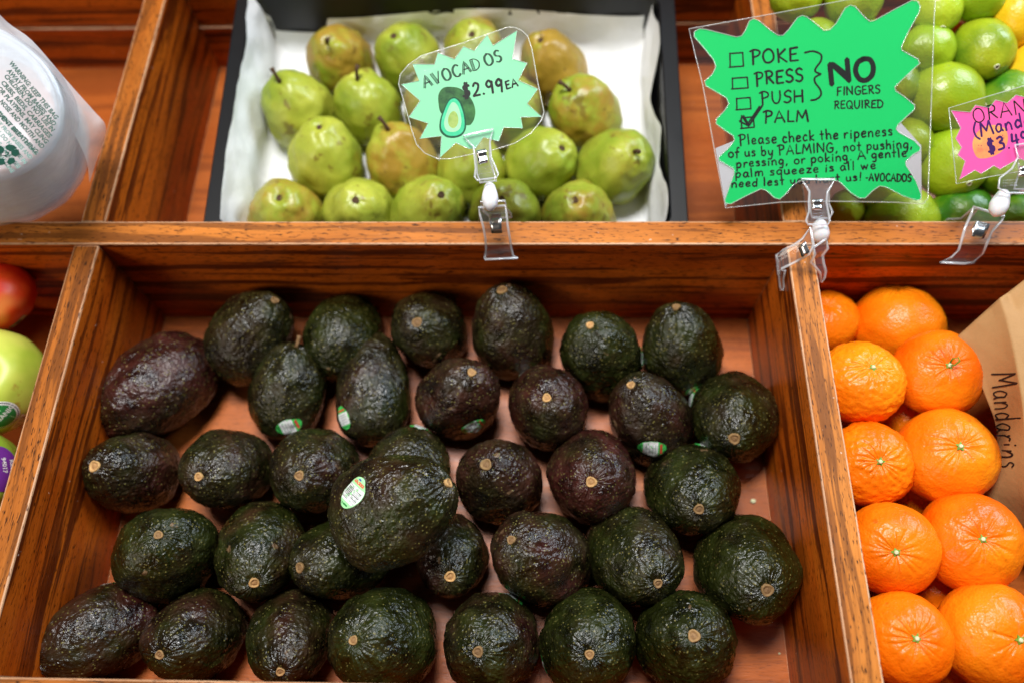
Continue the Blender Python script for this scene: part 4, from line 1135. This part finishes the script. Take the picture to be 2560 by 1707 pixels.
# the big emerald notice
fpx = LENS / 36 * 2560
S2 = Frame(at((1700 + 900 / 2.8) * 2352 / 2560, (700 / 2.8) * 2352 / 2560, zc=.5750), .5750 / fpx / 2.8, (900, 700))
star2 = [(100, 225), (97, 260), (150, 320), (232, 420), (250, 470), (228, 520), (172, 572), (180, 605), (240, 640), (325, 690), (340, 730), (310, 780), (255, 835), (252, 870), (310, 915), (372, 955), (380, 985), (340, 1040), (272, 1100), (272, 1125), (330, 1160), (375, 1185), (378, 1220), (345, 1310), (312, 1405), (320, 1428), (355, 1430), (460, 1375), (565, 1325), (600, 1335), (660, 1388), (695, 1398), (730, 1370), (790, 1300), (835, 1270), (900, 1262), (1090, 1268), (1120, 1280), (1190, 1350), (1250, 1390), (1295, 1390), (1345, 1340), (1395, 1305), (1440, 1312), (1560, 1375), (1650, 1405), (1680, 1400), (1688, 1370), (1650, 1270), (1580, 1160), (1578, 1135), (1630, 1085), (1675, 1060), (1682, 1035), (1640, 990), (1530, 930), (1510, 905), (1525, 875), (1590, 815), (1640, 770), (1640, 740), (1580, 690), (1508, 640), (1502, 612), (1550, 565), (1640, 480), (1675, 450), (1665, 420), (1600, 385), (1550, 355), (1548, 330), (1600, 220), (1672, 90), (1680, 50), (1660, 12), (1620, 8), (1500, 70), (1360, 148), (1325, 155), (1290, 125), (1225, 52), (1190, 40), (1155, 60), (1090, 170), (1045, 215), (1005, 218), (960, 180), (890, 125), (855, 112), (820, 128), (760, 210), (720, 252), (685, 252), (630, 215), (550, 148), (515, 135), (485, 150), (455, 220), (430, 255), (395, 264), (300, 240), (180, 210), (135, 205)]
lam2 = [(62, 205), (700, 90), (1150, 5), (1600, -70), (1795, -80), (1780, 100), (1760, 700), (1735, 1395), (1700, 1430), (1500, 1418), (1000, 1410), (700, 1418), (318, 1458), (250, 1100), (160, 600)]
sg2 = sign('handwritten_notice', 'large emerald green notice with POKE PRESS PUSH PALM tick boxes, clipped on the divider', S2, star2, lam2, EMER, False)
for P in ([(248, 1040), (385, 985), (390, 1150), (330, 1440), (318, 1440)], [(1515, 900), (1545, 860), (1690, 1020), (1692, 1395), (1560, 1150)]):
    v, f = polyplate(S2.P(P), -.00028, -.00018); obj('glare_patch', mesh('glare_patch', v, f, GLARE_GREY), sg2)  # glare at the notice's lower corners, built as pale plates
for i, (tx, p0, p1, h, w) in enumerate([
    ('POKE', (500, 452), (850, 428), 95, 12), ('PRESS', (530, 600), (880, 570), 90, 12), ('PUSH', (570, 735), (880, 715), 85, 11), ('PALM', (590, 862), (915, 850), 80, 11),
    ('FINGERS', (1100, 672), (1412, 655), 58, 8.5), ('REQUIRED', (1080, 765), (1432, 755), 54, 8.5),
    ('Please check the ripeness', (418, 1020), (1500, 950), 72, 9.5), ('of us by PALMING, not pushing,', (340, 1106), (1640, 1036), 66, 9),
    ('pressing, or poking. A gentle', (395, 1176), (1600, 1098), 62, 9), ('palm squeeze is all we', (388, 1246), (1385, 1182), 60, 9),
    ('need lest you hurt us!', (362, 1316), (1285, 1264), 58, 9), ('-AVOCADOS', (1300, 1268), (1625, 1275), 52, 9)]):
    w1(S2, sg2, 'line_of_writing', tx, p0, p1, h, w * 1.28, seed=20 + i)
def strokes(fr, lst, w, z=zT): return join([stroke(fr.P(P), w * fr.s, z, len(P) > 2) for P in lst])
def boxs(x0, y0, x1, y1, sk=4): return [[(x0, y0 + sk), (x1, y0 - sk)], [(x1 - 2, y0 - sk), (x1 + 4, y1 - sk)], [(x1 + 6, y1 - sk), (x0 - 2, y1 + sk)], [(x0 + 4, y0), (x0 + 6, y1 + 6)]]
for x0, y0, x1, y1 in ((345, 375, 440, 470), (362, 548, 472, 622), (392, 690, 492, 768), (425, 825, 515, 898)):
    ink(sg2, 'tick_box', strokes(S2, boxs(x0, y0, x1, y1), 11))
ink(sg2, 'tick', strokes(S2, [[(430, 812), (478, 885)], [(445, 812), (482, 880)], [(478, 888), (570, 745)], [(470, 875), (556, 748)], [(486, 880), (578, 742)], [(415, 850), (470, 880)], [(430, 830), (420, 858)]], 12))
ink(sg2, 'brace', strokes(S2, [[(872, 372), (930, 362), (985, 385), (985, 430), (950, 480), (948, 505), (985, 522)], [(985, 522), (945, 545), (945, 580), (980, 630), (985, 670), (950, 700), (915, 705)]], 14))
ink(sg2, 'big_lettering', strokes(S2, [[(1048, 452), (1062, 595)], [(1060, 450), (1185, 565)], [(1072, 455), (1180, 540)], [(1168, 418), (1182, 570)], [(1290, 415), (1245, 440), (1228, 500), (1255, 555), (1300, 565), (1342, 530), (1352, 470), (1330, 422), (1290, 415), (1270, 420)]], 37))

# the pink mandarin price sign
S3 = Frame(at((2160 + 700 / 2.24) * 2352 / 2560, (800 / 2.24) * 2352 / 2560, zc=.5400), .5400 / fpx / 2.24, (700, 800))
star3 = [(487, 622), (595, 632), (622, 592), (700, 607), (735, 563), (800, 580), (850, 535), (915, 552), (965, 500), (1010, 530), (1075, 478), (1105, 520), (1190, 470), (1150, 560), (1185, 590), (1150, 640), (1195, 690), (1155, 730), (1190, 790), (1120, 800), (1080, 850), (1040, 830), (1000, 880), (940, 865), (905, 905), (870, 890), (820, 915), (760, 950), (725, 930), (655, 975), (620, 955), (533, 1008), (565, 905), (523, 870), (545, 828), (512, 778), (540, 720)]
lam3 = [(475, 607), (700, 540), (1000, 452), (1235, 385), (1270, 810), (1000, 930), (896, 958), (700, 992), (517, 1032)]
sg3 = sign('price_sign', 'bright pink starburst ORANGES price sign clipped at the right edge', S3, star3, lam3, PINK, False)
w1(S3, sg3, 'title_lettering', 'ORANGES', (618, 692), (1130, 585), 78, 8, INK, 41)
w1(S3, sg3, 'variety_lettering', '(Mandarin)', (622, 775), (1120, 660), 78, 12, INKP, 42)
w1(S3, sg3, 'price_lettering', '$3.49', (698, 858), (940, 800), 72, 13, INKP, 43)
drawn(S3, sg3, 'mandarin_drawing', [(640, 735), (612, 780), (608, 830), (630, 880), (665, 890), (730, 875), (780, 840), (805, 790), (795, 730), (750, 705), (690, 705)], zT - 4e-5, dm('painted_orange', (.90, .20, .10), (.95, .42, .12), 120))
ink(sg3, 'drawing_dots', strokes(S3, [[(x, y), (x + 1.5, y + 1)] for x, y in ((752, 775), (762, 768), (775, 760), (768, 782), (782, 775), (758, 790), (776, 792), (640, 815), (655, 818))], 5), INKP)

# ---------------------------------------------------------------- sign clips
def plate(rows, th, nx=4):
    # rows of (left, right) points -> a bent solid plate
    V = []; n = len(rows); k = nx + 1
    G = [[Vector(l).lerp(Vector(r_), i / nx) for i in range(k)] for l, r_ in rows]
    for side in (0, 1):
        for j in range(n):
            for i in range(k):
                a = G[min(j + 1, n - 1)][i] - G[max(j - 1, 0)][i]; b = G[j][min(i + 1, nx)] - G[j][max(i - 1, 0)]
                nn = a.cross(b).normalized(); V.append(G[j][i] + nn * (th / 2 if side else -th / 2))
    o = n * k; F = []
    for j in range(n - 1):
        for i in range(nx):
            q = j * k + i; F += [(q, q + 1, q + k + 1, q + k), (o + q, o + q + k, o + q + k + 1, o + q + 1)]
    for j in range(n - 1):
        q = j * k; F += [(q, q + k, o + q + k, o + q), (q + nx, o + q + nx, o + q + k + nx, q + k + nx)]
    for i in range(nx): F += [(i, o + i, o + i + 1, i + 1), ((n - 1) * k + i, (n - 1) * k + i + 1, o + (n - 1) * k + i + 1, o + (n - 1) * k + i)]
    return [tuple(v) for v in V], F
def local(e, VF): 
    inv = e.matrix_world_inv; return [tuple(inv @ Vector(p)) for p in VF[0]], VF[1]
class Clip:
    def __init__(s, name, label, org):
        s.e = empty(name, org); tag(s.e, label, 'sign clip', 'clear plastic sign clips'); s.o = Vector(org)
    def add(s, name, VF, mat, smooth=True, parent=None):
        V = [tuple(Vector(p) - s.o) for p in VF[0]]
        o = obj(name, mesh(name, V, VF[1], mat, smooth), parent or s.e)
        return o
def grip(cl, T, rows, w, th=.0010, rim=.00075, name='grip_plate', close=True):
    # flat plate with a raised rim, drawn in the plane T(u, v, w)
    R = [(T(l[0], l[1], w + (l[2] if len(l) > 2 else 0)), T(r_[0], r_[1], w + (r_[2] if len(r_) > 2 else 0))) for l, r_ in rows]
    p = cl.add(name, plate(R, th), GLASS, False)
    loop = [a for a, b in R] + [b for a, b in reversed(R)]
    cl.add('rim', tube(loop, rim, 8, True), GRIM, True, p)
    return p
def make_T(sc, ox, oy, zc0):
    def T(u, v, w): 
        return at((ox + u / sc) * 2352 / 2560, (oy + v / sc) * 2352 / 2560, zc=zc0 - w)
    return T
def nylon_ball(cl, p, axis, r, L):
    m = basis(axis); prof = [(r * .35, -L * .62), (r * .62, -L * .5), (r * .92, -L * .1), (r * 1.0, L * .12), (r * .85, L * .42), (r * .5, L * .58), (r * .2, L * .66)]
    v, f = lathe(prof, 20); cl.add('ball_joint', ([m @ Vector(q) + Vector(p) for q in v], f), NYLON, True)
def spring(cl, T, rows, w, bulge):
    # a steel band wrapped over the clip
    R = []
    n = 9
    (l0, r0), (l1, r1) = rows
    for i in range(n + 1):
        t = i / n; a = [l0[k] + (l1[k] - l0[k]) * t for k in (0, 1)]; b = [r0[k] + (r1[k] - r0[k]) * t for k in (0, 1)]
        ww = w + bulge * (math.sin(t * math.pi) * .5 + .5 * math.sin(t * math.pi * 3)); R.append((T(a[0], a[1], ww), T(b[0], b[1], ww)))
    cl.add('spring', plate(R, .0004), METAL, True)
# clip 1, gripping the middle rail
c1 = Clip('sign_clip', 'clear clip on the middle rail holding the mint AVOCADOS sign', at((1120 + 430 / 4.125) * .91875, (300 + 790 / 4.125) * .91875, zc=.5486))
T1 = make_T(4.125, 1120, 300, .5486)
up = [((155, 165), (470, 95)), ((215, 235), (440, 190)), ((262, 275), (432, 240)), ((275, 400), (445, 390)), ((285, 500), (485, 480)), ((275, 590), (518, 560)), ((300, 625), (500, 600))]
grip(c1, T1, up, .0078); 
up2 = [((165, 180), (460, 110)), ((262, 285), (432, 250)), ((290, 400), (430, 390)), ((300, 560), (470, 540)), ((330, 650), (500, 630))]
grip(c1, T1, up2, .0018)
spring(c1, T1, [((292, 318), (388, 300)), ((316, 462), (412, 440))], .0092, .0016)
for y in (500, 530, 560): c1.add('rib', tube([T1(320, y, .0085), T1(455, y - 18, .0085)], .0004, 6), GLASS)
c1.add('neck', tube([T1(415, 640, .004), T1(430, 700, .001)], .0011, 8), GLASS)
nylon_ball(c1, T1(433, 790, 0), T1(436, 900, 0) - T1(430, 680, 0), .0058, .0150)
def A1(u, v, Y): return at((1120 + u / 4.125) * .91875, (300 + v / 4.125) * .91875, Y=Y)
lo = [(A1(315, 905, .010), A1(590, 885, .010)), (A1(330, 985, .006), A1(602, 960, .006)), (A1(365, 1110, .0), A1(615, 1090, .0)), (A1(385, 1220, -.0045), A1(635, 1210, -.0045)), (A1(392, 1320, -.0055), A1(650, 1310, -.0055)), (A1(378, 1425, -.0065), A1(670, 1400, -.0065)), (A1(385, 1440, -.009), A1(722, 1425, -.011))]
p = c1.add('jaw', plate(lo, .0013), GLASS, False); c1.add('rim', tube([a for a, b in lo] + [b for a, b in reversed(lo)], .0009, 8, True), GRIM, True, p)
lb = [(A1(340, 845, .016), A1(585, 835, .016)), (A1(350, 930, .020), A1(600, 915, .020)), (A1(420, 990, .0245), A1(650, 975, .0245)), (A1(430, 1020, .0245), A1(660, 1005, .0245))]
p = c1.add('jaw', plate(lb, .0013), GLASS, False); c1.add('rim', tube([a for a, b in lb] + [b for a, b in reversed(lb)], .0009, 8, True), GRIM, True, p)
sp = [(A1(428, 985, .010), A1(548, 975, .010)), (A1(425, 1050, .004), A1(548, 1040, .004)), (A1(432, 1085, .0015), A1(552, 1078, .0015)), (A1(440, 1130, -.001), A1(556, 1125, -.001)), (A1(450, 1175, -.0025), A1(562, 1172, -.0025))]
c1.add('spring', plate([(a - _f * .002, b - _f * .002) for a, b in sp], .0005), METAL)
# clip 2, straddling the right divider
c2 = Clip('sign_clip', 'clear clip straddling the divider end holding the large emerald notice', at((1900 + 785 / 5.227) * .91875, (430 + 780 / 5.227) * .91875, zc=.5811))
T2 = make_T(5.227, 1900, 430, .5811)
up = [((540, 95), (978, 100)), ((600, 190), (930, 190)), ((645, 260), (880, 260)), ((636, 400), (868, 400)), ((640, 520), (890, 520)), ((600, 640), (912, 640)), ((625, 690), (890, 690))]
grip(c2, T2, up, .0090)
up2 = [((560, 105), (960, 110)), ((650, 260), (900, 255)), ((650, 420), (900, 420)), ((660, 520), (948, 530)), ((680, 600), (905, 615))]
grip(c2, T2, up2, .0040)
spring(c2, T2, [((682, 362), (815, 362)), ((682, 500), (812, 500))], .0105, .0016)
for y in (545, 580, 615): c2.add('rib', tube([T2(690, y, .0100), T2(830, y, .0100)], .0004, 6), GLASS)
nylon_ball(c2, T2(785, 775, 0), T2(790, 900, -.004) - T2(785, 650, 0), .0066, .0135)
def Z2(u, v, Z): return at((1900 + u / 5.227) * .91875, (430 + v / 5.227) * .91875, Z=Z)
def X2(u, v, X): return at((1900 + u / 5.227) * .91875, (430 + v / 5.227) * .91875, X=X)
def jaw2(rows, mat=GLASS, name='jaw', th=.0014, rim=.0010):
    p = c2.add(name, plate(rows, th), mat, False)
    if rim: c2.add('rim', tube([a for a, b in rows] + [b for a, b in reversed(rows)], rim, 8, True), GRIM, True, p)
jaw2([(Z2(655, 730, .026), Z2(700, 960, .022)), (Z2(560, 870, .020), Z2(640, 1080, .017)), (Z2(440, 960, .014), Z2(560, 1130, .012)), (Z2(300, 1030, .008), Z2(440, 1190, .006)), (Z2(212, 1085, .003), Z2(285, 1265, .002)), (Z2(228, 1180, -.002), Z2(262, 1310, -.004)), (Z2(240, 1330, -.010), Z2(262, 1380, -.012))])
jaw2([(Z2(250, 1290, -.004), Z2(330, 1290, -.003)), (Z2(252, 1400, -.012), Z2(305, 1400, -.012)), (Z2(262, 1500, -.017), Z2(312, 1500, -.017)), (Z2(275, 1545, -.020), Z2(305, 1545, -.020))], rim=.0008)
jaw2([(Z2(860, 880, .020), Z2(700, 990, .020)), (Z2(888, 1000, .015), Z2(720, 1080, .016)), (Z2(820, 1090, .010), Z2(665, 1180, .010)), (Z2(830, 1190, .006), Z2(720, 1240, .006)), (Z2(858, 1290, .001), Z2(785, 1320, .001)), (Z2(845, 1380, -.005), Z2(790, 1400, -.005)), (Z2(810, 1440, -.008), Z2(785, 1435, -.008))])
c2.add('spring', plate([(Z2(500, 985, .0200), Z2(545, 1120, .0170)), (Z2(540, 950, .0225), Z2(600, 1090, .0190)), (Z2(590, 905, .0245), Z2(650, 1050, .0215))], .0006), METAL)
# clip 3, on the rail under the pink sign
c3 = Clip('sign_clip', 'clear clip leaning on the rail under the pink sign', at((2160 + 760 / 2.24) * .91875, (1140 / 2.24) * .91875, zc=.5457))
T3 = make_T(2.24, 2160, 0, .5457)
grip(c3, T3, [((845, 815), (990, 790)), ((862, 880), (980, 860)), ((830, 945), (985, 925)), ((760, 1000), (990, 985)), ((752, 1055), (990, 1040)), ((800, 1082), (960, 1085))], .0085)
grip(c3, T3, [((850, 830), (980, 805)), ((870, 960), (975, 945)), ((840, 1060), (985, 1065))], .0030)
spring(c3, T3, [((868, 935), (975, 925)), ((862, 990), (975, 985))], .0100, .0014)
for y in (1010, 1025, 1040): c3.add('rib', tube([T3(780, y, .0092), T3(860, y, .0092)], .0004, 6), GLASS)
nylon_ball(c3, T3(762, 1138, 0), T3(735, 1210, 0) - T3(790, 1070, 0), .0062, .0150)
def A3(u, v, Y): return at((2160 + u / 2.24) * .91875, (v / 2.24) * .91875, Y=Y)
lo = [(A3(612, 1160, .016), A3(785, 1212, .016)), (A3(600, 1200, .012), A3(770, 1240, .012)), (A3(565, 1280, .004), A3(715, 1300, .004)), (A3(548, 1340, -.0045), A3(690, 1360, -.0045)), (A3(530, 1400, -.006), A3(665, 1420, -.006)), (A3(490, 1445, -.010), A3(612, 1472, -.0085)), (A3(428, 1470, -.015), A3(560, 1478, -.012))]
p = c3.add('jaw', plate(lo, .0014), GLASS, False); c3.add('rim', tube([a for a, b in lo] + [b for a, b in reversed(lo)], .0010, 8, True), GRIM, True, p)
lb = [(A3(600, 1175, .020), A3(640, 1165, .022)), (A3(545, 1225, .022), A3(600, 1215, .024)), (A3(470, 1228, .026), A3(560, 1262, .025)), (A3(448, 1245, .027), A3(530, 1280, .0255))]
p = c3.add('jaw', plate(lb, .0013), GLASS, False); c3.add('rim', tube([a for a, b in lb] + [b for a, b in reversed(lb)], .0009, 8, True), GRIM, True, p)
c3.add('spring', plate([(A3(628, 1238, .008), A3(705, 1255, .008)), (A3(608, 1280, .002), A3(690, 1298, .002)), (A3(604, 1325, -.004), A3(668, 1340, -.004))], .0005), METAL)

# ---------------------------------------------------------------- brown paper bag of mandarins
def spl(K, t):
    P = catmull(K, 10); x = t * (len(P) - 1); i = min(int(x), len(P) - 2); return P[i] + (P[i + 1] - P[i]) * (x - i)
KL = [at(2200, 772, Z=-.022), at(2262, 905, Z=-.030), at(2290, 1010, Z=-.045), at(2252, 1130, Z=-.060), at(2300, 1222, Z=-.075), at(2350, 1262, Z=-.085)]
KC = [at(2300, 682, Z=.006), at(2328, 800, Z=.004), at(2350, 920, Z=-.001), at(2362, 1040, Z=-.012), at(2375, 1150, Z=-.030), at(2420, 1245, Z=-.050)]
KR = [at(2460, 560, Z=.020), at(2480, 700, Z=.022), at(2500, 850, Z=.018), at(2520, 1000, Z=.010), at(2540, 1150, Z=-.005), at(2560, 1270, Z=-.020)]
KB = [at(2700, 500, Z=-.04), at(2720, 700, Z=-.05), at(2720, 850, Z=-.06), at(2740, 1000, Z=-.07), at(2740, 1150, Z=-.08), at(2700, 1280, Z=-.10)]
def bag_pt(u, t):
    # u 0 left edge, 1 crease, 2 ridge, 3 far side
    K = [KL, KC, KR, KB]; i = min(int(u), 2); a, b = spl(K[i], t), spl(K[i + 1], t); return a + (b - a) * (u - i)
nu, nt2 = 90, 80; V = np.array([bag_pt(3 * i / nu, j / nt2) for j in range(nt2 + 1) for i in range(nu + 1)])
uu = np.array([3 * i / nu for j in range(nt2 + 1) for i in range(nu + 1)])
cr = -np.abs(perlin(V * 15 + 3)) * .016 + perlin(V * 9) * .005 - np.abs(perlin(V * 34 + 5)) * .006
mask = np.where(uu < 1.02, .4, 1.) * np.clip(np.minimum(uu, 1) * 6, 0, 1) * np.clip(np.abs(uu - 1) * 5, .25, 1); base_disp = cr * mask
V[:, 2] += base_disp
F = [(j * (nu + 1) + i, j * (nu + 1) + i + 1, (j + 1) * (nu + 1) + i + 1, (j + 1) * (nu + 1) + i) for j in range(nt2) for i in range(nu)]
pb = empty('paper_bag', (.36, -.10, -D)); tag(pb, 'crumpled brown paper bag marked Mandarins in black pen', 'paper bag')
pbi = Vector((.36, -.10, -D))
sh = obj('bag_paper', mesh('bag_paper', [tuple(Vector(p) - pbi) for p in V.tolist()], F, KRAFT, True), pb)
md = sh.modifiers.new('thickness', 'SOLIDIFY'); md.thickness = .0006; md.offset = 0
bvb = BVHTree.FromPolygons([Vector(p) - pbi for p in V.tolist()], F)
wv, wf = write('Mandarins', (0, 0), (.0655, 0), .0140, .0011, 0, 77, .03)
wv, wf = place2d((wv, wf), 0, 0, 0)
o0 = at(2276, 858, Z=-.012); o1 = at(2300, 1098, Z=-.02); ud = (o1 - o0).normalized()
o0n = (at(2290, 975, zc=.5) - Vector(CAM_LOC)).normalized(); nn = -o0n
lv = conform([(p[0], p[1], 0) for p in wv], bvb, o0 - pbi, nn, ud, .0009, .08)
obj('handwriting', mesh('handwriting', lv, wf, plain('brown_black_ink', (.02, .008, .006), .6, .3, vary=.3)), pb)

# ---------------------------------------------------------------- plastic bag with a stack of containers
FILM, nt_, b_ = new_mat('bag_film'); N_f = NT(nt_)
b_.inputs['Base Color'].default_value = (.90, .91, .93, 1); b_.inputs['Roughness'].default_value = .25
tr_ = N_f.n('ShaderNodeBsdfTransparent'); tr_.inputs[0].default_value = (.93, .95, .98, 1); mx_ = N_f.n('ShaderNodeMixShader')
N_f.l(N_f.ramp(N_f.noise(N_f.coords(), 14, 3), [(.35, .38), (.65, .56)]), mx_.inputs[0]); N_f.l(tr_.outputs[0], mx_.inputs[1]); N_f.l(b_.outputs[0], mx_.inputs[2])
N_f.l(N_f.bump(N_f.noise(N_f.coords((1, 1, 1)), 45, 3), .5, .003), b_.inputs['Normal'])
N_f.l(mx_.outputs[0], nt_.nodes['Material Output'].inputs['Surface'])
CUP = clear_mat('container_plastic', (.93, .95, .97), .38, (.86, .89, .93), .12)
near = at(-60, 230, zc=.505); far = at(-27, 309, zc=.600); axv = (near - far).normalized(); mb = basis(axv); Lb = (near - far).length
bagc = Vector(((near.x + far.x) / 2, (near.y + far.y) / 2, -D))
pbag = empty('bag_of_containers', bagc); tag(pbag, 'clear plastic bag printed WARNING in green around stacked containers', 'plastic bag')
def rel(V): return [tuple(mb @ Vector(p) + far - bagc) for p in V]
def shell(prof, n=64):
    V = []; F = []
    for r_, z_ in prof: V += [(r_ * math.cos(2 * math.pi * k / n), r_ * math.sin(2 * math.pi * k / n), z_) for k in range(n)]
    for i in range(len(prof) - 1): F += [(i * n + k, i * n + (k + 1) % n, (i + 1) * n + (k + 1) % n, (i + 1) * n + k) for k in range(n)]
    return V, F
stack = empty('stacked_containers', (0, 0, 0)); stack.location = far; tag(stack, 'clear plastic containers nested together inside the printed bag', 'container stack'); 
def relS(V): return [tuple(mb @ Vector(p)) for p in V]
for k in range(16):
    z = (Lb - .010) * (1 - k / 15.5); r0 = .0450 + .0010 * k
    v, f = shell([(r0 + .0000, z - .004), (r0 + .0045, z - .0035), (r0 + .0052, z - .001), (r0 + .0042, z), (r0, z - .0004)] + ([(.0465, Lb - .004), (.0445, Lb - .0015), (.0425, Lb - .0035), (.001, Lb - .0035)] if k == 0 else [(r0 - .002, z + .006)]))
    obj('container', mesh('container', relS(v), f, CUP, True), stack)
v, f = shell([(.060, -.030), (.0650, -.018), (.0672, -.008), (.0672, .004), (.0655, .016), (.0600, Lb * .55), (.0545, Lb * .80), (.0508, Lb - .008), (.0475, Lb + .0002), (.038, Lb + .0022), (.02, Lb + .0018), (.0005, Lb + .0015)], 96)
V = np.array(v); wr_ = perlin(V * np.array([70, 70, 12])) * .0010 + perlin(V * 18) * .0012; V[:, :2] *= (1 + wr_ / .05)[:, None]
obj('bag_film', mesh('bag_film', rel(V.tolist()), f, FILM, True), pbag)
# the loose wing of the bag to the right
W_ = [(at(-60, -60, zc=.56), at(-90, 40, zc=.53)), (at(0, 35, zc=.56), at(30, 110, zc=.535)), (at(75, 95, zc=.565), at(85, 175, zc=.54)), (at(150, 182, zc=.575), at(125, 235, zc=.545)), (at(215, 255, zc=.59), at(165, 300, zc=.56)), (at(243, 290, zc=.60), at(195, 360, zc=.58)), (at(238, 330, zc=.61), at(205, 420, zc=.60))]
K1 = catmull([w[0] for w in W_], 5); K2 = catmull([w[1] for w in W_], 5); V = []; nn_ = 8
for a, b in zip(K1, K2): V += [a + (b - a) * i / nn_ for i in range(nn_ + 1)]
V = np.array(V); V[:, 2] += perlin(V * 40) * .0022
F = [(j * (nn_ + 1) + i, j * (nn_ + 1) + i + 1, (j + 1) * (nn_ + 1) + i + 1, (j + 1) * (nn_ + 1) + i) for j in range(len(K1) - 1) for i in range(nn_)]
w_ = obj('bag_wing', mesh('bag_wing', [tuple(Vector(p) - bagc) for p in V.tolist()], F, FILM, True), pbag)
GREENINK = plain('green_print', (.001, .05, .032), .5, .3, vary=.2)
PALEINK = plain('faded_green_print', (.11, .22, .19), .5, .3, vary=.2)
lines = ['WARNING: KEEP THIS BAG', 'AWAY FROM BABIES AND', 'CHILDREN. DO NOT USE IN', 'CRIBS, BEDS, CARRIAGES', 'OR PLAYPENS. MAY CLING', 'NOSE AND MOUTH AND', 'PREVENT BREATHING.']
# print: crop units 3.407 per source pixel from (0, 100)
ST_ = [((80, 172), (478, 655)), ((62, 238), (462, 712)), ((40, 285), (448, 760)), ((12, 340), (425, 815)), ((-20, 390), (395, 862)), ((0, 505), (362, 905)), ((-70, 560), (318, 955))]
zcp = .4985; sp_ = zcp / fpx / 3.407
def Tp(u, v, w=0): return at((u / 3.407) * .91875, (100 + v / 3.407) * .91875, zc=zcp - w)
def print_line(text, a, b, h, mat, name='printed_line', w=0):
    v, f = text_flat(text, 1.0, .045); xs = [p[0] for p in v]; x0, x1 = min(xs), max(xs); A, B = Tp(*a, w), Tp(*b, w); d = (B - A); nrm = (at(60, 250, zc=.4) - Vector(CAM_LOC)).normalized(); upv = d.cross(nrm).normalized() * -1
    if upv.dot(_u) < 0: upv = -upv
    V = [tuple(A + d * ((p[0] - x0) / (x1 - x0)) + upv * (p[1] * h * sp_ / .72) - bagc) for p in v]
    return obj(name, mesh(name, V, f, mat), pbag)
for tx, (a, b) in zip(lines, ST_): print_line(tx, (a[0] - 8, a[1] + 26), (b[0] - 8, b[1] + 26), 38, GREENINK)
for tx, a, b in (('WARNING: KEEP THIS BAG', (-80, 560), (300, 985)), ('AWAY FROM BABIES AND', (-90, 640), (255, 1020)), ('CHILDREN. DO NOT USE IN', (-150, 640), (205, 1060)), ('CRIBS, BEDS, CARRIAGES', (-160, 720), (150, 1100)), ('OR PLAYPENS. MAY CLING', (-160, 790), (95, 1135))):
    print_line(tx, a, b, 33, PALEINK, 'faded_printed_line', -.0008)
def poly_print(P, mat, name):
    V = [Tp(u, v, .0006) for u, v in P]; n = (V[1] - V[0]).cross(V[2] - V[0])
    return obj(name, mesh(name, [tuple(p - bagc) for p in V], [tuple(range(len(V)))], mat), pbag)
for P in ([(45, 905), (75, 893), (120, 900), (150, 925), (110, 935), (85, 955), (50, 930)], [(110, 935), (160, 935), (165, 975), (135, 1000), (98, 985), (92, 950)], [(75, 1010), (120, 1005), (132, 1040), (85, 1070), (58, 1045)],
          [(0, 1010), (35, 1015), (45, 1060), (5, 1072), (-30, 1050)], [(-30, 905), (10, 903), (38, 930), (30, 965), (-5, 975), (-35, 950)]): poly_print(P, GREENINK, 'recycling_arrow')
print_line('2', (30, 985), (62, 1005), 45, GREENINK, 'recycling_number', .0006)

# ---------------------------------------------------------------- crumbs on the bin floor
for k, (px, py, r_) in enumerate(((1730, 1150, .0022), (1700, 1190, .0010), (1640, 1440, .0011), (1790, 1500, .0009))):
    T_, P_, F_ = sph_grid(12, 8); U = np.stack([np.sin(T_) * np.cos(P_), np.sin(T_) * np.sin(P_), np.cos(T_)], 1)
    V = U * np.array([r_, r_ * .8, r_ * .6]) * (1 + .3 * perlin(U * 2 + k))[:, None]
    o = obj('crumb', mesh('crumb', V, F_, CALYX_C, True)); o.location = at(px, py, Z=-D + r_ * .5)
    tag(o, ['pale crumb on the bin floor beside the right divider', 'tiny crumb just below the largest crumb', 'tiny crumb on the floor between the front avocados and the divider', 'tiny crumb at the foot of the right divider near the photo bottom'][k], 'crumb', 'crumbs on the floor of the avocado bin')
